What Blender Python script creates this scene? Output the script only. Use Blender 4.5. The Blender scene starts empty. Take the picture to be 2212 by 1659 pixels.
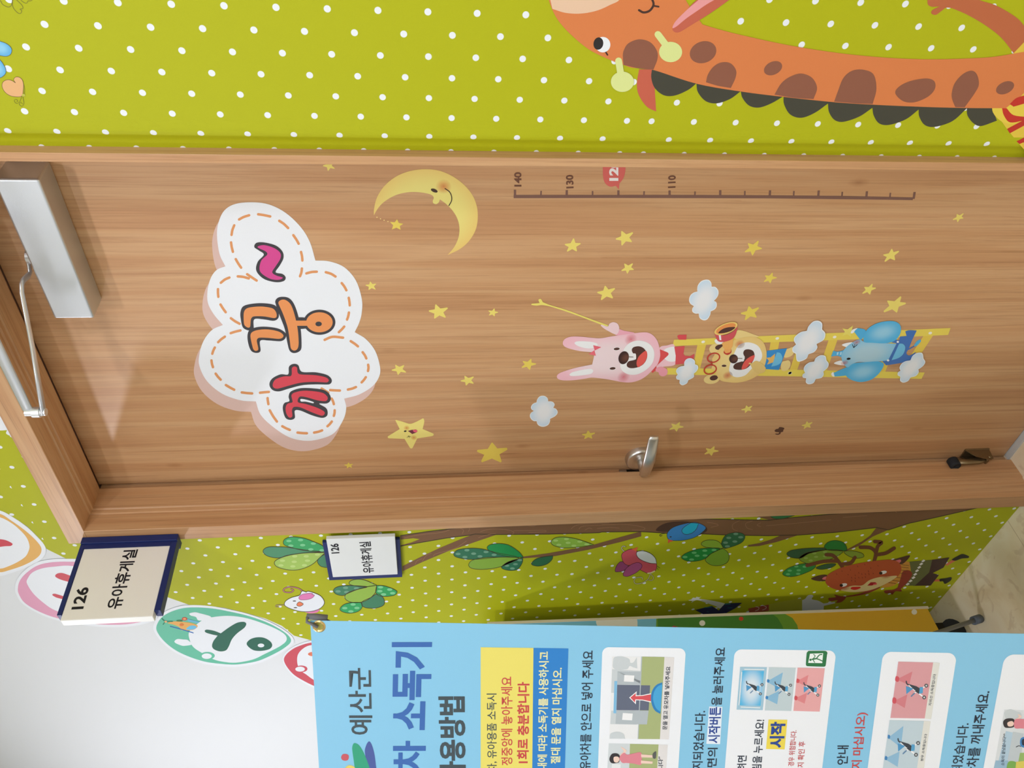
import bpy, bmesh, math
from mathutils import Vector, Matrix

SC = bpy.context.scene
COL = SC.collection

# ------------------------------------------------------------------ camera
W, H = 2212, 1659
F = 1731.8744                      # focal length in pixels
YAW, PITCH, ROLL = 0.78855302, -0.10735392, 0.01971167
CAM = Vector((0.0, -1.18173, 1.61536))
RM = (Matrix.Rotation(YAW, 3, 'Z') @ Matrix.Rotation(PITCH, 3, 'X') @ Matrix.Rotation(ROLL, 3, 'Y'))
RIGHT, FWD, UP = RM.col[0].copy(), RM.col[1].copy(), RM.col[2].copy()
cd = bpy.data.cameras.new('camera')
cd.sensor_fit = 'HORIZONTAL'; cd.sensor_width = 36.0
cd.lens = F * 36.0 / W
cd.clip_start = 0.02
cam = bpy.data.objects.new('camera', cd)
# the phone was held on its side: the picture's right is the world's down
cm = Matrix((( -UP.x, RIGHT.x, -FWD.x, CAM.x), (-UP.y, RIGHT.y, -FWD.y, CAM.y), (-UP.z, RIGHT.z, -FWD.z, CAM.z), (0, 0, 0, 1)))
cam.matrix_world = cm
COL.objects.link(cam); SC.camera = cam

# ------------------------------------------------------------------ world, lamps, exposure
wd = bpy.data.worlds.new('world'); SC.world = wd; wd.use_nodes = True
wd.node_tree.nodes['Background'].inputs[0].default_value = (0.95, 0.97, 1.0, 1)
wd.node_tree.nodes['Background'].inputs[1].default_value = 0.3
SC.view_settings.view_transform = 'Standard'
SC.view_settings.look = 'None'
SC.view_settings.exposure = 0.0
SC.view_settings.gamma = 1.0
SC.view_settings.use_curve_mapping = False
CEIL = 3.15
LAMPS = [(-3.2, -1.32, 28.0), (-0.43, -1.37, 13.0), (-1.7, -2.6, 25.0)]  # last entry is an added fill deeper in the room, for even front light
SIDE_FILLS = [(1.5, -1.75, 2.75, 54.0)]  # added fill light on the right that brightens faces turned that way, no real fixture
for i, (x, y, p) in enumerate(LAMPS):
    l = bpy.data.lights.new('downlight_or_fill', 'AREA'); l.shape = 'DISK'; l.size = 0.22
    l.energy = p; l.color = (0.95, 0.945, 1.04)
    o = bpy.data.objects.new('downlight_or_fill', l); o.location = (x, y, CEIL - 0.03); COL.objects.link(o)

for (x, y, z, p) in SIDE_FILLS:
    l = bpy.data.lights.new('side_fill', 'POINT'); l.shadow_soft_size = 0.14; l.energy = p; l.color = (0.95, 0.945, 1.04)
    o = bpy.data.objects.new('side_fill', l); o.location = (x, y, z); COL.objects.link(o)

# ------------------------------------------------------------------ helpers: colour and material
def lin(c):
    return tuple((v / 255 / 12.92 if v / 255 <= 0.04045 else ((v / 255 + 0.055) / 1.055) ** 2.4) for v in c)
MATS = {}
def nt(name, rough=0.5, metal=0.0, spec=0.3):
    m = bpy.data.materials.new(name); m.use_nodes = True
    b = m.node_tree.nodes['Principled BSDF']
    b.inputs['Roughness'].default_value = rough; b.inputs['Metallic'].default_value = metal
    b.inputs['Specular IOR Level'].default_value = spec
    return m, m.node_tree.nodes, m.node_tree.links, b
def ink(r, g, b_, rough=0.5, metal=0.0, spec=0.3, speck=0.03):
    """printed vinyl / plain coloured stuff with a faint speckle"""
    k = (r, g, b_, rough, metal)
    if k in MATS: return MATS[k]
    m, N, L, b = nt('ink_%d_%d_%d' % (r, g, b_), rough, metal, spec)
    c = lin((r, g, b_))
    tc = N.new('ShaderNodeTexCoord'); no = N.new('ShaderNodeTexNoise'); no.inputs['Scale'].default_value = 900
    mx = N.new('ShaderNodeMix'); mx.data_type = 'RGBA'
    mx.inputs['A'].default_value = (*[v * (1 - speck) for v in c], 1); mx.inputs['B'].default_value = (*[min(1, v * (1 + speck)) for v in c], 1)
    L.new(tc.outputs['Object'], no.inputs['Vector']); L.new(no.outputs['Fac'], mx.inputs['Factor'])
    L.new(mx.outputs['Result'], b.inputs['Base Color'])
    MATS[k] = m; return m
def blend(a, c, r0=0.25, r1=1.0, off=(0, 0, 0)):
    """print that fades from colour a in the middle to colour c at the rim of its own bounding box"""
    k = ('bl', a, c, r0, r1, off)
    if k in MATS: return MATS[k]
    m, N, L, b = nt('print_fade', 0.5)
    tc = N.new('ShaderNodeTexCoord'); vm = N.new('ShaderNodeVectorMath'); vm.operation = 'MULTIPLY_ADD'
    vm.inputs[1].default_value = (2, 0, 2); vm.inputs[2].default_value = (-1 + off[0], 0, -1 + off[2])
    ln = N.new('ShaderNodeVectorMath'); ln.operation = 'LENGTH'
    mr = N.new('ShaderNodeMapRange'); mr.interpolation_type = 'SMOOTHSTEP'
    mr.inputs['From Min'].default_value = r0; mr.inputs['From Max'].default_value = r1
    mx = N.new('ShaderNodeMix'); mx.data_type = 'RGBA'
    mx.inputs['A'].default_value = (*lin(a), 1); mx.inputs['B'].default_value = (*lin(c), 1)
    L.new(tc.outputs['Generated'], vm.inputs[0]); L.new(vm.outputs[0], ln.inputs[0]); L.new(ln.outputs['Value'], mr.inputs['Value'])
    L.new(mr.outputs['Result'], mx.inputs['Factor']); L.new(mx.outputs['Result'], b.inputs['Base Color'])
    MATS[k] = m; return m
def airbrush(a, strength=0.5):
    """soft airbrushed round spot: ink thins out towards the rim"""
    k = ('air', a, strength)
    if k in MATS: return MATS[k]
    m, N, L, b = nt('airbrush', 0.5)
    b.inputs['Base Color'].default_value = (*lin(a), 1)
    tc = N.new('ShaderNodeTexCoord'); vm = N.new('ShaderNodeVectorMath'); vm.operation = 'MULTIPLY_ADD'
    vm.inputs[1].default_value = (2, 0, 2); vm.inputs[2].default_value = (-1, 0, -1)
    ln = N.new('ShaderNodeVectorMath'); ln.operation = 'LENGTH'
    mr = N.new('ShaderNodeMapRange')
    mr.inputs['From Min'].default_value = 0.0; mr.inputs['From Max'].default_value = 1.0
    mr.inputs['To Min'].default_value = strength; mr.inputs['To Max'].default_value = 0.0
    L.new(tc.outputs['Generated'], vm.inputs[0]); L.new(vm.outputs[0], ln.inputs[0]); L.new(ln.outputs['Value'], mr.inputs['Value'])
    L.new(mr.outputs['Result'], b.inputs['Alpha'])
    MATS[k] = m; return m
def sheer(c, alpha):
    m, N, L, b = nt('sheer_print', 0.5); b.inputs['Base Color'].default_value = (*lin(c), 1); b.inputs['Alpha'].default_value = alpha
    return m
def wood(name, axis, seed=0.0, tint=1.0):
    m, N, L, b = nt(name, 0.38, 0, 0.4)
    tc = N.new('ShaderNodeTexCoord')
    def tex(sc_across, sc_along, off, detail=4, rough=0.55, dist=0.0):
        mp = N.new('ShaderNodeMapping'); s = [sc_across] * 3; s[axis] = sc_along
        mp.inputs['Scale'].default_value = s; mp.inputs['Location'].default_value = (seed + off, seed * 1.7 + off, off * .3)
        n = N.new('ShaderNodeTexNoise'); n.inputs['Scale'].default_value = 1; n.inputs['Detail'].default_value = detail
        n.inputs['Roughness'].default_value = rough; n.inputs['Distortion'].default_value = dist
        L.new(tc.outputs['Object'], mp.inputs['Vector']); L.new(mp.outputs['Vector'], n.inputs['Vector'])
        return n.outputs['Fac']
    def ramp(src, stops):
        r = N.new('ShaderNodeValToRGB'); e = r.color_ramp.elements
        while len(e) < len(stops): e.new(0.5)
        for i, (p, c) in enumerate(stops): e[i].position = p; e[i].color = (*c, 1)
        L.new(src, r.inputs['Fac']); return r.outputs['Color']
    def T(c): return tuple(v * tint * k for v, k in zip(lin(c), (0.99, 0.965, 0.82)))
    broad = ramp(tex(22, 0.8, 3.0, 3, 0.5, 0.6), [(0.28, T((188, 141, 106))), (0.45, T((198, 153, 116))), (0.58, T((206, 165, 130))), (0.72, T((193, 147, 111)))])
    fine = ramp(tex(190, 3.0, 9.0, 5, 0.6, 0.3), [(0.30, (0.74, 0.70, 0.66)), (0.48, (1, 1, 1)), (0.62, (1, 1, 1)), (0.75, (1.12, 1.12, 1.12))])
    flake = ramp(tex(420, 9.0, 17.0, 3, 0.6), [(0.28, (0.84, 0.81, 0.78)), (0.42, (1, 1, 1)), (0.70, (1, 1, 1)), (0.8, (1.1, 1.1, 1.1))])
    def mul(a, c, f):
        x = N.new('ShaderNodeMix'); x.data_type = 'RGBA'; x.blend_type = 'MULTIPLY'; x.inputs['Factor'].default_value = f
        L.new(a, x.inputs['A']); L.new(c, x.inputs['B']); return x.outputs['Result']
    fibre = ramp(tex(120, 1.6, 23.0, 8, 0.75, 0.8), [(0.40, (0.80, 0.75, 0.70)), (0.47, (1, 1, 1)), (0.60, (1, 1, 1)), (0.68, (1.07, 1.07, 1.06))])
    col = mul(mul(mul(broad, fine, 0.6), flake, 0.6), fibre, 0.7)
    # a few knots
    mp = N.new('ShaderNodeMapping'); s = [7.0] * 3; s[axis] = 3.0; mp.inputs['Scale'].default_value = s; mp.inputs['Location'].default_value = (seed, seed, seed)
    v = N.new('ShaderNodeTexVoronoi'); v.inputs['Scale'].default_value = 1.0
    L.new(tc.outputs['Object'], mp.inputs['Vector']); L.new(mp.outputs['Vector'], v.inputs['Vector'])
    kn = ramp(v.outputs['Distance'], [(0.0, (0.55, 0.42, 0.34)), (0.035, (0.8, 0.74, 0.68)), (0.075, (1, 1, 1))])
    col = mul(col, kn, 0.7)
    L.new(col, b.inputs['Base Color'])
    bp_ = N.new('ShaderNodeBump'); bp_.inputs['Strength'].default_value = 0.04; bp_.inputs['Distance'].default_value = 0.002
    L.new(tex(300, 4.0, 1.0), bp_.inputs['Height']); L.new(bp_.outputs['Normal'], b.inputs['Normal'])
    return m

# ------------------------------------------------------------------ helpers: where a point of the photograph lies in the room
def ray(x, y):
    u, v = H - y, x
    return RIGHT * ((u - H / 2) / F) + FWD - UP * ((v - W / 2) / F)
class Plane:
    def __init__(s, p, n):
        s.p = Vector(p); s.n = Vector(n).normalized()
    def hit(s, x, y, lift=0.0):
        d = ray(x, y); t = (s.p + s.n * lift - CAM).dot(s.n) / d.dot(s.n)
        return CAM + d * t
DOOR_Y = 0.1294
WALL = Plane((0, -0.001, 0), (0, -1, 0))
DOOR = Plane((0, DOOR_Y, 0), (0, -1, 0))
FRONT = Plane((0, -0.012, 0), (0, -1, 0))
def Z(ox, oy, s):
    """tracing taken from an enlarged detail: detail pixels -> photograph pixels"""
    def f(pts): return [(ox + p[0] / s, oy + p[1] / s) + tuple(p[2:]) for p in pts]
    return f
def smooth(pts, n=5):
    """closed Hermite outline; a third tuple entry marks a sharp corner"""
    out = []; N = len(pts)
    def tang(i, side):
        p0, p1, p2 = pts[i - 1], pts[i], pts[(i + 1) % N]
        l0 = math.hypot(p1[0] - p0[0], p1[1] - p0[1]); l1 = math.hypot(p2[0] - p1[0], p2[1] - p1[1])
        if len(p1) > 2:
            return (p2[0] - p1[0], p2[1] - p1[1]) if side else (p1[0] - p0[0], p1[1] - p0[1])
        t = ((p2[0] - p0[0]) / 2, (p2[1] - p0[1]) / 2); l = math.hypot(*t) or 1e-9
        k = min(1.0, 1.25 * min(l0, l1) / l); return (t[0] * k, t[1] * k)
    for i in range(N):
        p1, p2 = pts[i], pts[(i + 1) % N]; m1 = tang(i, 1); m2 = tang((i + 1) % N, 0)
        for k in range(n):
            t = k / n; t2 = t * t; t3 = t2 * t
            out.append(tuple((2 * t3 - 3 * t2 + 1) * p1[j] + (t3 - 2 * t2 + t) * m1[j] + (3 * t2 - 2 * t3) * p2[j] + (t3 - t2) * m2[j] for j in (0, 1)))
    return out
def open_smooth(pts, n=6):
    if len(pts) < 3: return list(pts)
    out = []
    for i in range(len(pts) - 1):
        p1, p2 = pts[i], pts[i + 1]
        p0 = pts[i - 1] if i else (2 * p1[0] - p2[0], 2 * p1[1] - p2[1])
        p3 = pts[i + 2] if i + 2 < len(pts) else (2 * p2[0] - p1[0], 2 * p2[1] - p1[1])
        for k in range(n):
            t = k / n
            out.append(tuple(0.5 * (2 * p1[j] + (p2[j] - p0[j]) * t + (2 * p0[j] - 5 * p1[j] + 4 * p2[j] - p3[j]) * t * t + (3 * p1[j] - p0[j] - 3 * p2[j] + p3[j]) * t ** 3) for j in (0, 1)))
    out.append(pts[-1][:2]); return out
def ell(cx, cy, rx, ry, rot=0, n=28):
    a = math.radians(rot); ca, sa = math.cos(a), math.sin(a)
    return [(cx + rx * math.cos(t) * ca - ry * math.sin(t) * sa, cy + rx * math.cos(t) * sa + ry * math.sin(t) * ca) for t in [2 * math.pi * i / n for i in range(n)]]

def props(o, label=None, cat=None, group=None, kind=None):
    if label: o['label'] = label
    if cat: o['category'] = cat
    if group: o['group'] = group
    if kind: o['kind'] = kind
    return o
def empty(name, loc, label=None, cat=None, group=None, kind=None):
    o = bpy.data.objects.new(name, None); o.empty_display_size = 0.05; o.location = loc; COL.objects.link(o)
    o['_base'] = True
    del o['_base']
    return props(o, label, cat, group, kind)
BASE = {}
def base_of(o):
    b = Vector((0, 0, 0))
    while o: b += Vector(o.location); o = o.parent
    return b
class Sheet:
    """faces in world space gathered into one mesh object; LAYER is the thickness of one layer of print"""
    LAYER = 0.00015
    def __init__(s, plane=None, layer=0, crop=None):
        s.v = []; s.f = []; s.m = []; s.mats = []; s.plane = plane; s.layer = layer; s.crop = crop; s.sm = False
    def mi(s, mat):
        if mat not in s.mats: s.mats.append(mat)
        return s.mats.index(mat)
    def face3(s, pts, mat):
        i = len(s.v); s.v += [Vector(p) for p in pts]; s.f.append(list(range(i, i + len(pts)))); s.m.append(s.mi(mat))
    def raw(s, pts, mat, up=0):
        P = [s.plane.hit(x, y, s.LAYER * (s.layer + up)) for x, y in pts]
        nrm = Vector((0, 0, 0))
        for a, b in zip(P, P[1:] + P[:1]): nrm += (a - CAM).cross(b - a) * 0 + Vector(((a.y - b.y) * (a.z + b.z), (a.z - b.z) * (a.x + b.x), (a.x - b.x) * (a.y + b.y)))
        if nrm.dot(s.plane.n) < 0: P.reverse()
        s.face3(P, mat); return s
    def poly(s, pts, mat, up=0, sharp=False, n=5):
        if s.crop: pts = s.crop(pts)
        return s.raw([p[:2] for p in pts] if sharp else smooth(pts, n), mat, up)
    def oval(s, cx, cy, rx, ry, mat, rot=0, up=0, n=28):
        p = ell(cx, cy, rx, ry, rot, n)
        if s.crop: p = s.crop(p)
        return s.raw(p, mat, up)
    def stroke(s, pts, w, mat, up=0, sharp=False, cap=True, closed=False):
        """brush stroke of width w (in the units of the tracing)"""
        if closed:
            P = smooth(pts); P.append(P[0])
        else:
            P = list(pts) if sharp else open_smooth(pts)
        L_, R_ = [], []
        for i, p in enumerate(P):
            if closed:
                a, b = P[i - 1 if i else len(P) - 2], P[i + 1 if i < len(P) - 1 else 1]
            else: a, b = P[max(i - 1, 0)], P[min(i + 1, len(P) - 1)]
            dx, dy = b[0] - a[0], b[1] - a[1]; d = math.hypot(dx, dy) or 1
            nx, ny = -dy / d * w / 2, dx / d * w / 2
            L_.append((p[0] + nx, p[1] + ny)); R_.append((p[0] - nx, p[1] - ny))
        c = s.crop or (lambda q: q)
        for i in range(len(P) - 1):
            s.raw(c([L_[i], L_[i + 1], R_[i + 1], R_[i]]), mat, up)
        if cap and not closed:
            for p in (P[0], P[-1]): s.raw(c(ell(p[0], p[1], w / 2, w / 2, 0, 12)), mat, up + 0.02)
        return s
    # solids ------------------------------------------------------
    def box(s, x0, x1, y0, y1, z0, z1, mat, M=None):
        q = [Vector(p) for p in ((x0, y0, z0), (x1, y0, z0), (x1, y1, z0), (x0, y1, z0), (x0, y0, z1), (x1, y0, z1), (x1, y1, z1), (x0, y1, z1))]
        if M: q = [M @ p for p in q]
        for f in ((0, 3, 2, 1), (4, 5, 6, 7), (0, 1, 5, 4), (1, 2, 6, 5), (2, 3, 7, 6), (3, 0, 4, 7)): s.face3([q[i] for i in f], mat)
        return s
    def tube(s, pts, r, mat, n=14, flat=None):
        """round (or flattened) bar along points; flat=(across, thick)"""
        pts = [Vector(p) for p in pts]; rings = []
        rr = r if isinstance(r, (list, tuple)) else [r] * len(pts)
        for i, p in enumerate(pts):
            d = (pts[min(i + 1, len(pts) - 1)] - pts[max(i - 1, 0)]).normalized()
            ref = Vector((0, 0, 1)) if abs(d.z) < 0.9 else Vector((1, 0, 0))
            a = d.cross(ref).normalized(); b = d.cross(a).normalized()
            ra, rb = (flat if flat else (1, 1))
            rings.append([p + a * (math.cos(2 * math.pi * k / n) * rr[i] * ra) + b * (math.sin(2 * math.pi * k / n) * rr[i] * rb) for k in range(n)])
        i0 = len(s.v)
        for g in rings: s.v += g
        mi = s.mi(mat)
        for i in range(len(rings) - 1):
            for k in range(n):
                k2 = (k + 1) % n
                s.f.append([i0 + i * n + k, i0 + i * n + k2, i0 + (i + 1) * n + k2, i0 + (i + 1) * n + k]); s.m.append(mi)
        s.f.append([i0 + k for k in range(n)][::-1]); s.m.append(mi)
        s.f.append([i0 + (len(rings) - 1) * n + k for k in range(n)]); s.m.append(mi)
        s.sm = True
        return s
    def build(s, name, parent=None, bevel=0.0, weld=False, label=None, cat=None, group=None, kind=None, origin=None):
        me = bpy.data.meshes.new(name)
        o = bpy.data.objects.new(name, me); COL.objects.link(o)
        b = base_of(parent) if parent else (Vector(origin) if origin is not None else sum(s.v, Vector((0, 0, 0))) / len(s.v))
        if parent: o.parent = parent
        else: o.location = b
        me.from_pydata([tuple(v - b) for v in s.v], [], s.f)
        for m in s.mats: me.materials.append(m)
        for p, i in zip(me.polygons, s.m): p.material_index = i
        if s.sm:
            for p in me.polygons: p.use_smooth = len(p.vertices) == 4
        if bevel or weld:
            bm = bmesh.new(); bm.from_mesh(me); bmesh.ops.remove_doubles(bm, verts=bm.verts, dist=1e-5); bmesh.ops.recalc_face_normals(bm, faces=bm.faces)
            if bevel: bmesh.ops.bevel(bm, geom=bm.edges[:], offset=bevel, segments=3, profile=0.5, affect='EDGES', clamp_overlap=True)
            bm.to_mesh(me); bm.free()
        me.update()
        return props(o, label, cat, group, kind)
TEXTS = {}
def glyphs(body, bold=0.0):
    k = (body, bold)
    if k not in TEXTS:
        c = bpy.data.curves.new('lettering', 'FONT'); c.body = body; c.offset = bold; c.resolution_u = 3
        o = bpy.data.objects.new('lettering', c); COL.objects.link(o)
        bpy.context.view_layer.update()
        dg = bpy.context.evaluated_depsgraph_get(); ev = o.evaluated_get(dg); me = ev.to_mesh()
        TEXTS[k] = ([tuple(v.co) for v in me.vertices], [list(p.vertices) for p in me.polygons])
        ev.to_mesh_clear(); bpy.data.objects.remove(o); bpy.data.curves.remove(c)
    return TEXTS[k]
def write(S, body, bl, br, tl, mat, bold=0.0, up=0):
    """lettering whose box has its lower left, lower right and upper left corner at these traced points"""
    V, Fc = glyphs(body, bold)
    c = S.crop or (lambda q: q)
    h = S.LAYER * (S.layer + up)
    A, B, C_ = [S.plane.hit(*p, h) for p in c([bl, br, tl])]
    x0, x1 = min(v[0] for v in V), max(v[0] for v in V); y0, y1 = min(v[1] for v in V), max(v[1] for v in V)
    i = len(S.v); mi = S.mi(mat)
    S.v += [A + (B - A) * ((v[0] - x0) / (x1 - x0)) + (C_ - A) * ((v[1] - y0) / (y1 - y0)) for v in V]
    for f in Fc: S.f.append([i + k for k in f]); S.m.append(mi)
    return S

# ------------------------------------------------------------------ common inks
WHITE = ink(236, 241, 246); OFFW = ink(226, 231, 233); DARK = ink(60, 58, 62); BLACK = ink(30, 30, 32)
YEL = ink(233, 217, 110); ORANGE = ink(233, 150, 88); RED = ink(214, 68, 82); BROWN = ink(112, 72, 62)
PINK = ink(233, 206, 210); STAR = [ink(233, 216, 112), ink(228, 206, 92), ink(236, 222, 128)]

# ------------------------------------------------------------------ the setting
def paper(name, zones, seam, x0, a, b, r=0.0049, crease=None):
    """lime wallpaper with a printed lattice of white spots; seam = heights where the next strip starts, zones = lattice start per strip"""
    m, N, L, bs = nt(name, 0.55, 0, 0.25)
    tc = N.new('ShaderNodeTexCoord'); sx = N.new('ShaderNodeSeparateXYZ'); L.new(tc.outputs['Object'], sx.inputs[0])
    def mth(op, p, q=None, r_=None):
        n = N.new('ShaderNodeMath'); n.operation = op
        for i, v in enumerate((p, q, r_)):
            if v is None: continue
            if isinstance(v, (int, float)): n.inputs[i].default_value = v
            else: L.new(v, n.inputs[i])
        return n.outputs[0]
    X, Zc = sx.outputs['X'], sx.outputs['Z']
    z0 = None; xo = None
    zz, xx = zones[0][0], zones[0][1]
    for (zt, zn) in zip(seam, zones[1:]):
        g = mth('LESS_THAN', Zc, zt)
        zz = mth('ADD', mth('MULTIPLY', g, zn[0] - zones[zones.index(zn) - 1][0]), zz)
        xx = mth('ADD', mth('MULTIPLY', g, zn[1] - zones[zones.index(zn) - 1][1]), xx)
    U = mth('DIVIDE', mth('SUBTRACT', X, mth('ADD', xx, x0)), a); V = mth('DIVIDE', mth('SUBTRACT', Zc, zz), b)
    def cell(du):
        p = mth('ADD', mth('MULTIPLY', U, 0.5), du); q = mth('ADD', mth('MULTIPLY', V, 0.5), du)
        p = mth('MULTIPLY', mth('SUBTRACT', p, mth('ROUND', p)), 2 * a); q = mth('MULTIPLY', mth('SUBTRACT', q, mth('ROUND', q)), 2 * b)
        return mth('SQRT', mth('ADD', mth('MULTIPLY', p, p), mth('MULTIPLY', q, q)))
    d = mth('MINIMUM', cell(0.0), cell(0.5))
    mr = N.new('ShaderNodeMapRange'); mr.inputs['From Min'].default_value = r - 0.0003; mr.inputs['From Max'].default_value = r + 0.0003
    mr.inputs['To Min'].default_value = 1; mr.inputs['To Max'].default_value = 0; L.new(d, mr.inputs['Value'])
    no = N.new('ShaderNodeTexNoise'); no.inputs['Scale'].default_value = 700; L.new(tc.outputs['Object'], no.inputs['Vector'])
    g = N.new('ShaderNodeMix'); g.data_type = 'RGBA'; g.inputs['A'].default_value = (*lin((174, 178, 12)), 1); g.inputs['B'].default_value = (*lin((180, 184, 20)), 1)
    L.new(no.outputs['Fac'], g.inputs['Factor'])
    mx = N.new('ShaderNodeMix'); mx.data_type = 'RGBA'; mx.inputs['B'].default_value = (*lin((233, 239, 244)), 1)
    if crease is not None:
        mp = N.new('ShaderNodeMapping'); mp.inputs['Scale'].default_value = (90, 90, 22); n2 = N.new('ShaderNodeTexNoise'); n2.inputs['Scale'].default_value = 1; n2.inputs['Detail'].default_value = 3; n2.inputs['Distortion'].default_value = 1.5
        L.new(tc.outputs['Object'], mp.inputs['Vector']); L.new(mp.outputs['Vector'], n2.inputs['Vector'])
        cr = N.new('ShaderNodeMapRange'); cr.inputs['From Min'].default_value = crease; cr.inputs['From Max'].default_value = crease - 0.02; L.new(X, cr.inputs['Value'])
        rg = mth('ABSOLUTE', mth('SUBTRACT', n2.outputs['Fac'], 0.5)); rg = mth('LESS_THAN', rg, 0.02)
        bu = N.new('ShaderNodeBump'); bu.inputs['Distance'].default_value = 0.0012; bu.inputs['Strength'].default_value = 0.5
        L.new(mth('MULTIPLY', rg, cr.outputs['Result']), bu.inputs['Height']); L.new(bu.outputs['Normal'], bs.inputs['Normal'])
    L.new(g.outputs['Result'], mx.inputs['A']); L.new(mr.outputs['Result'], mx.inputs['Factor']); L.new(mx.outputs['Result'], bs.inputs['Base Color'])
    return m
def plaster(name, c, rough=0.7):
    m, N, L, b = nt(name, rough, 0, 0.25)
    tc = N.new('ShaderNodeTexCoord'); no = N.new('ShaderNodeTexNoise'); no.inputs['Scale'].default_value = 220; no.inputs['Detail'].default_value = 4
    bu = N.new('ShaderNodeBump'); bu.inputs['Strength'].default_value = 0.05; bu.inputs['Distance'].default_value = 0.002
    L.new(tc.outputs['Object'], no.inputs['Vector']); L.new(no.outputs['Fac'], bu.inputs['Height']); L.new(bu.outputs['Normal'], b.inputs['Normal'])
    b.inputs['Base Color'].default_value = (*lin(c), 1); return m
def marble():
    m, N, L, b = nt('beige_marble', 0.3, 0, 0.45)
    tc = N.new('ShaderNodeTexCoord')
    def ns(s, d, dist): 
        n = N.new('ShaderNodeTexNoise'); n.inputs['Scale'].default_value = s; n.inputs['Detail'].default_value = d; n.inputs['Distortion'].default_value = dist
        L.new(tc.outputs['Object'], n.inputs['Vector']); return n.outputs['Fac']
    def rp(src, st):
        r = N.new('ShaderNodeValToRGB'); e = r.color_ramp.elements
        while len(e) < len(st): e.new(.5)
        for i, (p, c) in enumerate(st): e[i].position = p; e[i].color = (*lin(c), 1)
        L.new(src, r.inputs['Fac']); return r.outputs['Color']
    a = rp(ns(5, 6, 0.8), [(0.3, (222, 200, 160)), (0.48, (238, 222, 190)), (0.65, (244, 232, 206)), (0.8, (226, 206, 168))])
    v = rp(ns(11, 9, 2.2), [(0.36, (176, 140, 98)), (0.43, (255, 255, 255)), (1.0, (255, 255, 255))])
    x = N.new('ShaderNodeMix'); x.data_type = 'RGBA'; x.blend_type = 'MULTIPLY'; x.inputs['Factor'].default_value = 0.22
    L.new(a, x.inputs['A']); L.new(v, x.inputs['B']); 
    # joints between slabs
    br = N.new('ShaderNodeTexBrick'); br.offset = 0.0; br.inputs['Scale'].default_value = 1.0; br.inputs['Brick Width'].default_value = 0.6; br.inputs['Row Height'].default_value = 0.6
    br.inputs['Mortar Size'].default_value = 0.0015; br.inputs['Color1'].default_value = br.inputs['Color2'].default_value = (1, 1, 1, 1); br.inputs['Mortar'].default_value = (.74, .70, .63, 1)
    mp = N.new('ShaderNodeMapping'); mp.inputs['Location'].default_value = (0.57, 0.0, 0); L.new(tc.outputs['Object'], mp.inputs['Vector']); L.new(mp.outputs['Vector'], br.inputs['Vector'])
    y = N.new('ShaderNodeMix'); y.data_type = 'RGBA'; y.blend_type = 'MULTIPLY'; y.inputs['Factor'].default_value = 1
    L.new(x.outputs['Result'], y.inputs['A']); L.new(br.outputs['Color'], y.inputs['B']); L.new(y.outputs['Result'], b.inputs['Base Color'])
    return m
PAINT = plaster('white_wall_paint', (228, 232, 234))
CEILM = plaster('white_ceiling', (238, 238, 236))
MARBLE = marble()
LIMEL = paper('lime_dotted_paper_left', [(2.4925, -1.648), (2.0296, -1.7133), (2.0296 + 0.0309, -1.7133)], [2.531, 1.242], 0.0, 0.0334, 0.0366)
LIMER = paper('lime_dotted_paper_right', [(2.0918, -0.4365), (2.0918 + 0.0296, -0.4365)], [1.271], 0.0, 0.0319, 0.0350, crease=-0.598)
WZ = wood('wood_upright', 2, 1.3); WX = wood('wood_crosswise', 0, 5.1); WD = wood('wood_door', 2, 8.2)

XL, XR, ZH = -1.642, -0.673, 2.4235       # opening between the jambs, underside of the head jamb
def struct(S, name, label=None, **k):
    return S.build(name, kind='structure', label=label, origin=(0, 0, 0), **k)
S = Sheet(); S.box(-5.2, 2.4, -3.4, 0.3, -0.05, 0, MARBLE); struct(S, 'floor', 'beige marble floor slabs')
S = Sheet(); S.box(-5.2, 2.4, -3.4, 0.3, CEIL, CEIL + 0.05, CEILM); struct(S, 'ceiling', 'plain white ceiling')
S = Sheet(); S.box(-5.2, XL - 0.03, 0, 0.25, 0, CEIL, PAINT); S.box(-0.61, 2.4, 0, 0.25, 0, CEIL, PAINT); S.box(XL - 0.03, XR + 0.02, 0, 0.25, ZH + 0.018, CEIL, PAINT)
struct(S, 'wall_back', 'white painted wall that holds the door')
S = Sheet(); S.box(-5.2, 2.4, -3.45, -3.4, 0, CEIL, PAINT); struct(S, 'wall_front', 'white painted wall opposite the door')
S = Sheet(); S.box(-5.25, -5.2, -3.4, 0.25, 0, CEIL, PAINT); struct(S, 'wall_left', 'white painted end wall')
S = Sheet(); S.box(2.4, 2.45, -3.4, 0.25, 0, CEIL, PAINT); struct(S, 'wall_right', 'white painted end wall')
# lime wallpaper left of and above the door, cut along the row of letter bubbles
cut = [(-200, 1000), (0, 1103), (24, 1114), (60, 1138), (82, 1160), (96, 1179), (101, 1186), (145, 1208), (161, 1210), (250, 1240), (353, 1287), (410, 1307), (436, 1307.5), (483, 1312.5), (528, 1323), (573, 1336), (609, 1352), (635, 1373), (671, 1383), (760, 1415), (900, 1460), (1300, 1490)]
P = [WALL.hit(*q) for q in cut]
P = [Vector((XR + 0.02, -0.001, CEIL)), Vector((P[0].x + .1, -0.001, CEIL))] + P + [Vector((P[-1].x - 0.3, -0.001, 0.0)), Vector((XL - 0.02, -0.001, 0.0)), Vector((XL - 0.02, -0.001, ZH + 0.02)), Vector((XR + 0.02, -0.001, ZH + 0.02))]
S = Sheet(); S.face3(P, LIMEL); struct(S, 'wall_covering_left', 'lime green wallpaper with white spots left of the door')
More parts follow.
